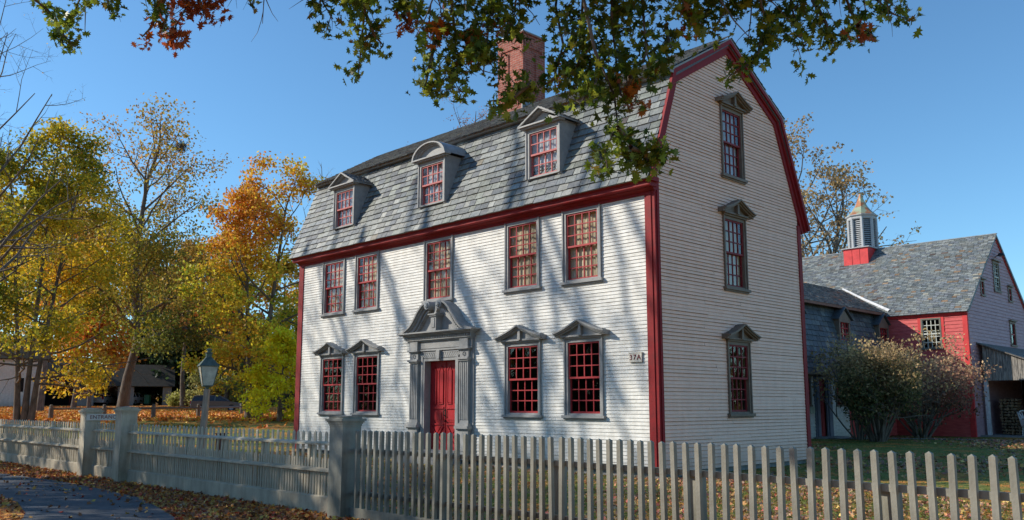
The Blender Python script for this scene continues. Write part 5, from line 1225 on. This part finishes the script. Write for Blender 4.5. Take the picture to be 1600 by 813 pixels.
bushy('young_tree','slender twiggy bronze-leaved sapling in front of the wing roof',0,0,5.0,1.6,[(.14,.12,.05),(.32,.22,.10),(.45,.34,.15)],603,n=12,group=None,size=.11,per=5,spread=.22,loc=(-3.6,17.0,terr(-3.6,17.0)),maxlev=2,r0=.035,el=(.9,1.45),kids=(4,5),bark=BARKP)

# ------------------------------------------------------------ far left: rail fence, garage, houses, cars
rfn=thing('post_and_rail_fence','low grey post and rail fence across the leaf-covered lawn','fence',gp(200,50))
pst=[(-60,47),(80,48),(163,49),(240,50),(310,53),(377,63)]; PP=[gp(px,d) for px,d in pst]
for q in PP:
    m=MB(); m.lathe([(.14,-.1),(.13,.62),(.10,.70),(.11,.73),(.09,.80),(.04,.83)],8,tuple(q)); m.build('post',WOODG,rfn)
for a,b_ in zip(PP[1:-1],PP[2:]):
    m=MB(); m.tube([a+np.array([0,0,.60]),b_+np.array([0,0,.60])],[.06,.06],4); m.build('rail',WOODG,rfn)
q=gp(440,50); op=thing('fence_post','lone short weathered post beside the small yellow tree','post',q); m=MB(); m.box(q[0]-.1,q[0]+.1,q[1]-.1,q[1]+.1,q[2]-.2,q[2]+.8); m.box(q[0]-.11,q[0]+.11,q[1]-.11,q[1]+.11,q[2]+.8,q[2]+.83); m.build('shaft',WOODG,op)
q=np.array([-14.25,-2.0]); z=terr(*q); dp=thing('gate_post','dark brown-red square post standing behind the fence at the left house corner','post',(q[0],q[1],z)); m=MB(); m.box(q[0]-.12,q[0]+.12,q[1]-.12,q[1]+.12,z-.2,z+.62); m.box(q[0]-.14,q[0]+.14,q[1]-.14,q[1]+.14,z+.62,z+.65); m.build('shaft',mat('dark_rust_wood',(.07,.022,.016),.8,.3),dp)
# local frame for the far buildings: X = LAT, Y = away
ANG=math.atan2(LAT[1],LAT[0])
def far_building(name,label,px0,px1,d,pybot,cat='garage'):
    b=at((px0+px1)/2,pybot,d); t=thing(name,label,cat,b,ANG+math.atan((800-(px0+px1)/2)/FPX)*.95); return t,(px1-px0)*d/FPX/math.cos(math.atan((800-(px0+px1)/2)/FPX))*.97
S=105/FPX*1.05
t,W=far_building('garage','low weathered open-fronted garage with two bays and mossy roof','x'and 126,258,105,634); h=W/2
GRW=mat('garage_grey_board',(.30,.29,.27),.85,.25,3,stretch=(5,5,.5),c2=(.2,.19,.18)); GRF=mat('mossy_shingle_roof',(.035,.035,.03),.9,.3,3,c2=(.07,.058,.045),bump=.4,bscale=9)
def X(px): return (px-192)*S
m=MB(); 
for a,b_ in ((126,152),(184,206),(246,258)): m.box(X(a),X(b_),0,.15,-.6,2.45)
m.box(-h,h,0,.15,2.45,2.62); m.box(-h,-h+.1,.15,6,-.6,2.6); m.box(h-.1,h,.15,6,-.6,2.6)
m.prism([(0,2.6),(6,2.6),(3,4.9)],-h,-h+.1,axis=0); m.prism([(0,2.6),(6,2.6),(3,4.9)],h-.1,h,axis=0); 
for a,b_ in ((-h,X(216)),(X(222),X(238)),(X(243),h)): m.box(a,b_,5.9,6,-.6,2.6)
m.build('wall',GRW,t,local=True)
m=MB()
for s in (0,1):
    q=[(-.4,2.35),(3,5.1),(3,5.0),(-.35,2.27)] if s==0 else [(6.4,2.35),(3,5.1),(3,5.0),(6.35,2.27)]
    m.prism(q,-h-.3,h+.3,axis=0)
m.build('roof',GRF,t,local=True)
m=MB(); m.box(X(136)-.5,X(136)+.6,-.04,-.001,.9,2.1); m.build('window',mat('dull_red_shutter',(.25,.07,.06),.7,.1),t,local=True)
m=MB(); m.box(-h+.1,h-.1,.2,5.9,-.5,.01); m.build('floor',DARK,t,local=True)
m=MB(); m.box(X(184)+.3,X(206)-.3,.2,5.8,0,2.5); m.build('partition',DARK,t,local=True)
garage_t=t
# trash bin in the right bay
bn=thing('wheelie_bin','dark green wheeled bin inside the right garage bay','bin',at(230,631,106.5),ANG); m=MB(); m.prism([(-.3,-.3),(.3,-.3),(.3,.3),(-.3,.3)],0,1.0); m.build('body',mat('dark_green_plastic',(.02,.09,.04),.5,.05),bn,local=True)
m=MB(); m.box(-.33,.33,-.35,.33,1.0,1.07); m.build('lid',mat('green_lid',(.02,.07,.03),.5,.05),bn,local=True)
# dark red barn left of the garage, partly behind the leaves
def small_barn(label,px0,px1,px_peak,d,seed,winpx,flip=1):
    t,W=far_building('farm_barn',label,px0,px1,d,634,'barn'); h=W/2; s_=d/FPX; RM=mat('dark_red_board',(.17,.04,.035),.8,.25,3); RF=mat('brown_shingle',(.09,.075,.06),.9,.3,3)
    m=MB(); m.box(-h,h,0,.2,-.6,2.9); m.box(-h,-h+.2,0,6,-.6,2.9); m.box(h-.2,h,0,6,-.6,2.9); m.build('wall',RM,t,local=True)
    m=MB(); m.prism([(-.4,2.75),(3.2,6.2),(6.6,2.75),(3.2,6.0)],-h-.2,h+.2,axis=0); m.build('roof',RF,t,local=True)
    c=(winpx-(px0+px1)/2)*s_; g=MB(); g.box(c-.9,c+.9,-.1,2.6,2.8,4.6); g.prism([(c-.9,4.6),(c+.9,4.6),(c,5.6)],-.1,2.6,axis=1); gd=g.build('gable_dormer',RM,t,local=True)
    def sub(mb,name,matl): o=mb.build(name,matl,gd,local=True); return o
    k=MB(); k.prism([(c-1.25,4.45),(c,5.85),(c,5.65),(c-1.15,4.35)],-.35,2.6,axis=1); k.prism([(c+1.25,4.45),(c,5.85),(c,5.65),(c+1.15,4.35)],-.35,2.6,axis=1); sub(k,'gable_roof',RF)
    k=MB(); k.prism([(c-1.28,4.40),(c,5.86),(c,5.66),(c-1.16,4.32)],-.42,-.36,axis=1); sub(k,'rake_board',FLASH)
    k=MB(); k.box(c-.55,c-.45,-.16,-.1,3.3,4.5); k.box(c+.45,c+.55,-.16,-.1,3.3,4.5); k.box(c-.45,c+.45,-.16,-.1,4.4,4.5); k.box(c-.6,c+.6,-.2,-.1,3.2,3.3); sub(k,'window_frame',FLASH)
    k=MB(); k.box(c-.45,c+.45,-.12,-.101,3.3,4.4); sub(k,'glass',DARK)
    k=MB(); k.box(-h*.5,h*.4,-.02,-.001,-.4,2.2); k.build('doorway',DARK,t,local=True); return t
small_barn('dark red barn with white-framed dormer behind the yellow maple',52,126,0,108,1,107)
small_barn('dark red barn with white-framed dormer beside the left house corner',404,486,0,100,2,457)
# white house at the far left edge
t,W=far_building('farmhouse','plain white clapboarded house at the far left edge behind the maple stems',-70,52,100,634,'house'); h=W/2
m=MB(); T0=lambda p:(p[0],-p[2],p[1]); m.T=T0; clap(m,lambda v:(-h,h),-.4,5.6,[],ex=.16,t=.02,seed=81); m.T=None; m.box(h-.05,h,0,7,-.4,5.6); m.prism([(0,5.6),(7,5.6),(3.5,8.2)],h-.05,h,axis=0)
m.build('wall',[WHITE,BOARD_EDGE],t,local=True)
m=MB(); m.prism([(-.4,5.45),(3.5,8.35),(3.5,8.2),(-.3,5.35)],-h-.3,h+.3,axis=0); m.prism([(7.4,5.45),(3.5,8.35),(3.5,8.2),(7.3,5.35)],-h-.3,h+.3,axis=0); m.build('roof',GRF,t,local=True)
m=MB(); m.box(h-3.2,h-2.3,-.05,-.001,1.6,3.2); m.box(h-6.2,h-5.3,-.05,-.001,1.6,3.2); m.build('window',DARK,t,local=True)
# the fallen leaf pile / scrub hides their feet

# cars -----------------------------------------------------------
def car(name,label,loc,rz,paint,seed=0):
    t=thing(name,label,'car',loc,rz,None); L_=4.7; m=MB()
    lo=[(-2.33,.32),(-2.36,.62),(-2.30,.98),(-1.5,1.02),(.75,1.0),(1.9,.86),(2.28,.70),(2.35,.45),(2.28,.30)]
    def ring(prof,hw0,y): pass
    sec=[(-.86,.0),(-.80,.10),(.80,.10),(.86,.0)]
    # body: profile extruded with tumblehome
    n=len(lo)
    for (y0,y1,s0,s1) in ((-.86,-.80,.97,1.0),(-.80,.80,1,1),(.80,.86,1,.97)):
        vs=[(x*s0,y0,z*(1 if s0==1 else .99)) for x,z in lo]+[(x*s1,y1,z*(1 if s1==1 else .99)) for x,z in lo]
        m.mesh(vs,[tuple(range(n)),tuple(range(2*n-1,n-1,-1))]+[(i,(i+1)%n,n+(i+1)%n,n+i) for i in range(n)])
    body=m.build('body',paint,t,local=True)
    m=MB(); cab=[(-2.22,.99),(-2.02,1.42),(-1.75,1.50),(.0,1.50),(.35,1.44),(1.15,.99)]; k=len(cab)
    vs=[(x,-.80,z) if z<1.1 else (x,-.62,z) for x,z in cab]+[(x,.80,z) if z<1.1 else (x,.62,z) for x,z in cab]
    m.mesh(vs,[tuple(range(k)),tuple(range(2*k-1,k-1,-1))]+[(i,(i+1)%k,k+(i+1)%k,k+i) for i in range(k)]); m.build('cabin_glass',CARG,t,local=True)
    m=MB(); 
    for y in (-1,1):
        P_=lambda x,z:(x,y*(.81-(z-.99)*.37),z)
        for (a,b_) in (((-2.22,.99),(-2.02,1.42)),((-1.1,1.0),(-1.15,1.48)),((-.12,1.0),(-.10,1.49)),((1.15,.99),(.35,1.44)),((-2.02,1.44),(-1.75,1.50)),((-1.75,1.51),(0,1.51)),((0,1.51),(.35,1.45))):
            m.tube([P_(*a),P_(*b_)],[.045,.04],4)
    m.box(-1.8,.05,-.62,.62,1.485,1.525); m.build('roof',paint,t,local=True)
    for sx in (-1.40,1.42):
        for sy in (-.80,.80):
            m=MB(); K=16; m.prism([(sx+.33*math.cos(2*math.pi*i/K),.33+.33*math.sin(2*math.pi*i/K)) for i in range(K)],sy-.10,sy+.10,axis=1); w0=m.build('wheel',BLACK,t,local=True)
            m=MB(); m.prism([(sx+.20*math.cos(2*math.pi*i/10),.33+.20*math.sin(2*math.pi*i/10)) for i in range(10)],sy-.115,sy+.115,axis=1); m.build('rim',LEAD,w0,local=True)
    for sy in (-.72,.72):
        m=MB(); m.box(-2.38,-2.30,sy-.10,sy+.10,.72,1.02); m.build('tail_light',TAIL,t,local=True)
        m=MB(); m.box(2.20,2.33,sy-.16,sy+.16,.58,.72); m.build('headlight',FLASH,t,local=True)
    m=MB(); m.box(-2.42,-2.34,-.8,.8,.34,.55); m.box(2.3,2.40,-.8,.8,.32,.5); m.build('bumper',BLACK if seed==0 else paint,t,local=True)
    m=MB(); m.box(-2.40,-2.37,-.26,.26,.60,.74); m.build('number_plate',PLATE,t,local=True)
    return t
CARG=mat('car_glass',(.02,.025,.03),.08,.1,spec=.6); TAIL=mat('red_tail_lamp',(.3,.01,.01),.2,.05)
TAUPE=mat('dark_taupe_car_paint',(.11,.10,.095),.3,.05,spec=.6,metallic=.3); SILV=mat('silver_white_car_paint',(.5,.51,.52),.3,.05,spec=.6)
cl_=gp(338,84); car('parked_car','dark wagon parked on the leaf-covered lawn behind the lantern',cl_,ANG+.25,TAUPE)
car('parked_car','silver hatchback seen from behind in the left garage bay',at(163,633.5,107.5),ANG+math.pi/2+.05,SILV,1)
car('parked_car','pale car mostly hidden behind the tree in the right garage bay',at(208,633.5,108),ANG+math.pi/2,SILV,1)

# ------------------------------------------------------------ fallen leaves and grass
N=np.random.RandomState(33)
LP=np.array([(.40,.13,.03),(.48,.22,.045),(.26,.09,.03),(.20,.085,.04),(.34,.05,.025),(.52,.34,.07),(.15,.075,.045),(.32,.19,.10)])
def onroad(x,y): 
    yn=np.interp(x,[e[0] for e in edgeN],[e[1] for e in edgeN]); ys_=np.interp(x,[e[0] for e in edgeS],[e[1] for e in edgeS]); return (y<yn)&(y>ys_)
def scatter(n,xr,yr,size,dens=None,bright=1.0,avoid=True,pal=LP):
    x=N.uniform(*xr,n); y=N.uniform(*yr,n)
    k=~((x>-HL-.1)&(x<.1)&(y>-.1)&(y<HD+.1))&~((x<EX+.1)&(y>6)&(x>-11.3)&(y<24))&~((y>BY-.1)&(x<BX+.1)&(x>BXL))
    if dens is not None: k&=dens(x,y)
    x,y=x[k],y[k]; z=np.array([terr(a,b_) for a,b_ in zip(x,y)])+N.uniform(.01,.035,len(x)); C=np.c_[x,y,z]
    c=pal[N.randint(0,len(pal),len(x))]*N.uniform(.6,1.3,(len(x),1))*bright; return C,N.uniform(.7,1.3,len(x))*size,c
def patch(x,y,f=.8,th=0.0):
    v=np.sin(x*f+1.3*np.sin(y*f*.7))+np.sin(y*f*1.1+1.7*np.sin(x*f*.6)+2); return v/2+N.uniform(-.9,.9,len(x))>th
G=[]
G.append(scatter(38000,(-14,12),(-6.4,1.5),.066,lambda x,y:patch(x,y,.8,-.35)))
G.append(scatter(9000,(0.3,12),(0,24),.10,lambda x,y:patch(x,y,.6,.35)))
G.append(scatter(9000,(-5.2,12),(6,24),.10,lambda x,y:patch(x,y,.6,.45),.8))
G.append(scatter(14000,(-22,2),(-8.9,-6.55),.075,lambda x,y:(~onroad(x,y))&(N.rand(len(x))<.9)))
G.append(scatter(9000,(-14,2),(-13,-8.5),.08,lambda x,y:(~onroad(x,y))&(N.rand(len(x))<.8)))
G.append(scatter(2600,(-22,2),(-11,-7),.085,lambda x,y:onroad(x,y)&(N.rand(len(x))<np.clip(.15+.9*np.exp(-np.abs(y+7.6)*2.2),0,1))))
C=np.vstack([g_[0] for g_ in G]); S_=np.concatenate([g_[1] for g_ in G]); K=np.vstack([g_[2] for g_ in G])
lo_=leafmesh(None,'fallen_leaves',C,S_,np.where(C[:,1:2]>-6.5,K*1.25+.08,K*1.15),N,LEAFD,'maple',tilt=.28); lo_['kind']='stuff'
OP=np.array([(.72,.25,.04),(.78,.36,.05),(.60,.16,.03),(.42,.15,.04),(.75,.46,.08)])
n=34000; dd_=N.uniform(40,100,n); px=N.uniform(-120,480,n); pts=CAM[None,:]+( _f[None,:]+_r[None,:]*((px-CX)/FPX)[:,None])*dd_[:,None]
keepm=(dd_>46)|(N.rand(n)<.12); pts=pts[keepm]; z=np.array([terr(a[0],a[1]) for a in pts])+N.uniform(.02,.08,len(pts)); pts[:,2]=z
fc=leafmesh(None,'fallen_leaves',pts,N.uniform(.14,.30,len(pts)),OP[N.randint(0,5,len(pts))]*N.uniform(.7,1.25,(len(pts),1)),N,LEAFD,'rhomb',tilt=.3); fc['kind']='stuff'
# far woods across the road and beyond the barn: masses of foliage
def far_woods(n,xr,yr,hmax,pal):
    x=N.uniform(*xr,n); y=N.uniform(*yr,n); hh=hmax*(.65+.18*np.sin(x*.11)+.12*np.sin(x*.31+2)+.05*np.sin(x*.9)); z=np.array([terr(a_,b_) for a_,b_ in zip(x,y)])+hh*N.rand(n)**.8
    o=leafmesh(None,'woods',np.c_[x,y,z],N.uniform(.7,1.5,n),np.array(pal)[N.randint(0,len(pal),n)]*N.uniform(.7,1.3,(n,1)),N,LEAF,'rhomb'); o['kind']='stuff'
far_woods(26000,(-110,45),(-72,-58),15,[(.07,.09,.025),(.12,.11,.03),(.18,.12,.03),(.05,.06,.02)])
far_woods(16000,(10,190),(120,150),13,[(.08,.10,.03),(.2,.15,.04),(.28,.14,.04),(.05,.06,.02)])
# grass blades
n=60000; x=N.uniform(-16,12,n); y=np.where(N.rand(n)<.7,N.uniform(-6.35,0,n),N.uniform(0,22,n)); k=~((x<.05)&(y>-.05)&(y<24)&(x>-14)); k|=(x>-5.1)&(y>6.3); k&=~((x<EX)&(y>0)); x,y=x[k],y[k]; n=len(x)
z=np.array([terr(a,b_) for a,b_ in zip(x,y)]); h_=N.uniform(.03,.085,n); a=N.uniform(0,6.28,n); w0=.006
V=np.empty((n,3,3)); V[:,0]=np.c_[x-w0*np.cos(a),y-w0*np.sin(a),z]; V[:,1]=np.c_[x+w0*np.cos(a),y+w0*np.sin(a),z]; V[:,2]=np.c_[x+N.randn(n)*.02,y+N.randn(n)*.02,z+h_]
me=bpy.data.meshes.new('grass'); me.vertices.add(n*3); me.vertices.foreach_set('co',V.astype(np.float32).ravel()); me.loops.add(n*3); me.loops.foreach_set('vertex_index',np.arange(n*3,dtype=np.int32)); me.polygons.add(n); me.polygons.foreach_set('loop_start',(np.arange(n)*3).astype(np.int32))
at_=me.attributes.new('Col','FLOAT_COLOR','FACE'); gc=np.array([(.12,.18,.03),(.20,.25,.05),(.34,.32,.10),(.10,.14,.03)])[N.randint(0,4,n)]; at_.data.foreach_set('color',np.c_[gc,np.ones(n)].astype(np.float32).ravel())
me.materials.append(LEAF); me.update(calc_edges=True); gr=bpy.data.objects.new('grass',me); col.objects.link(gr); gr['kind']='stuff'
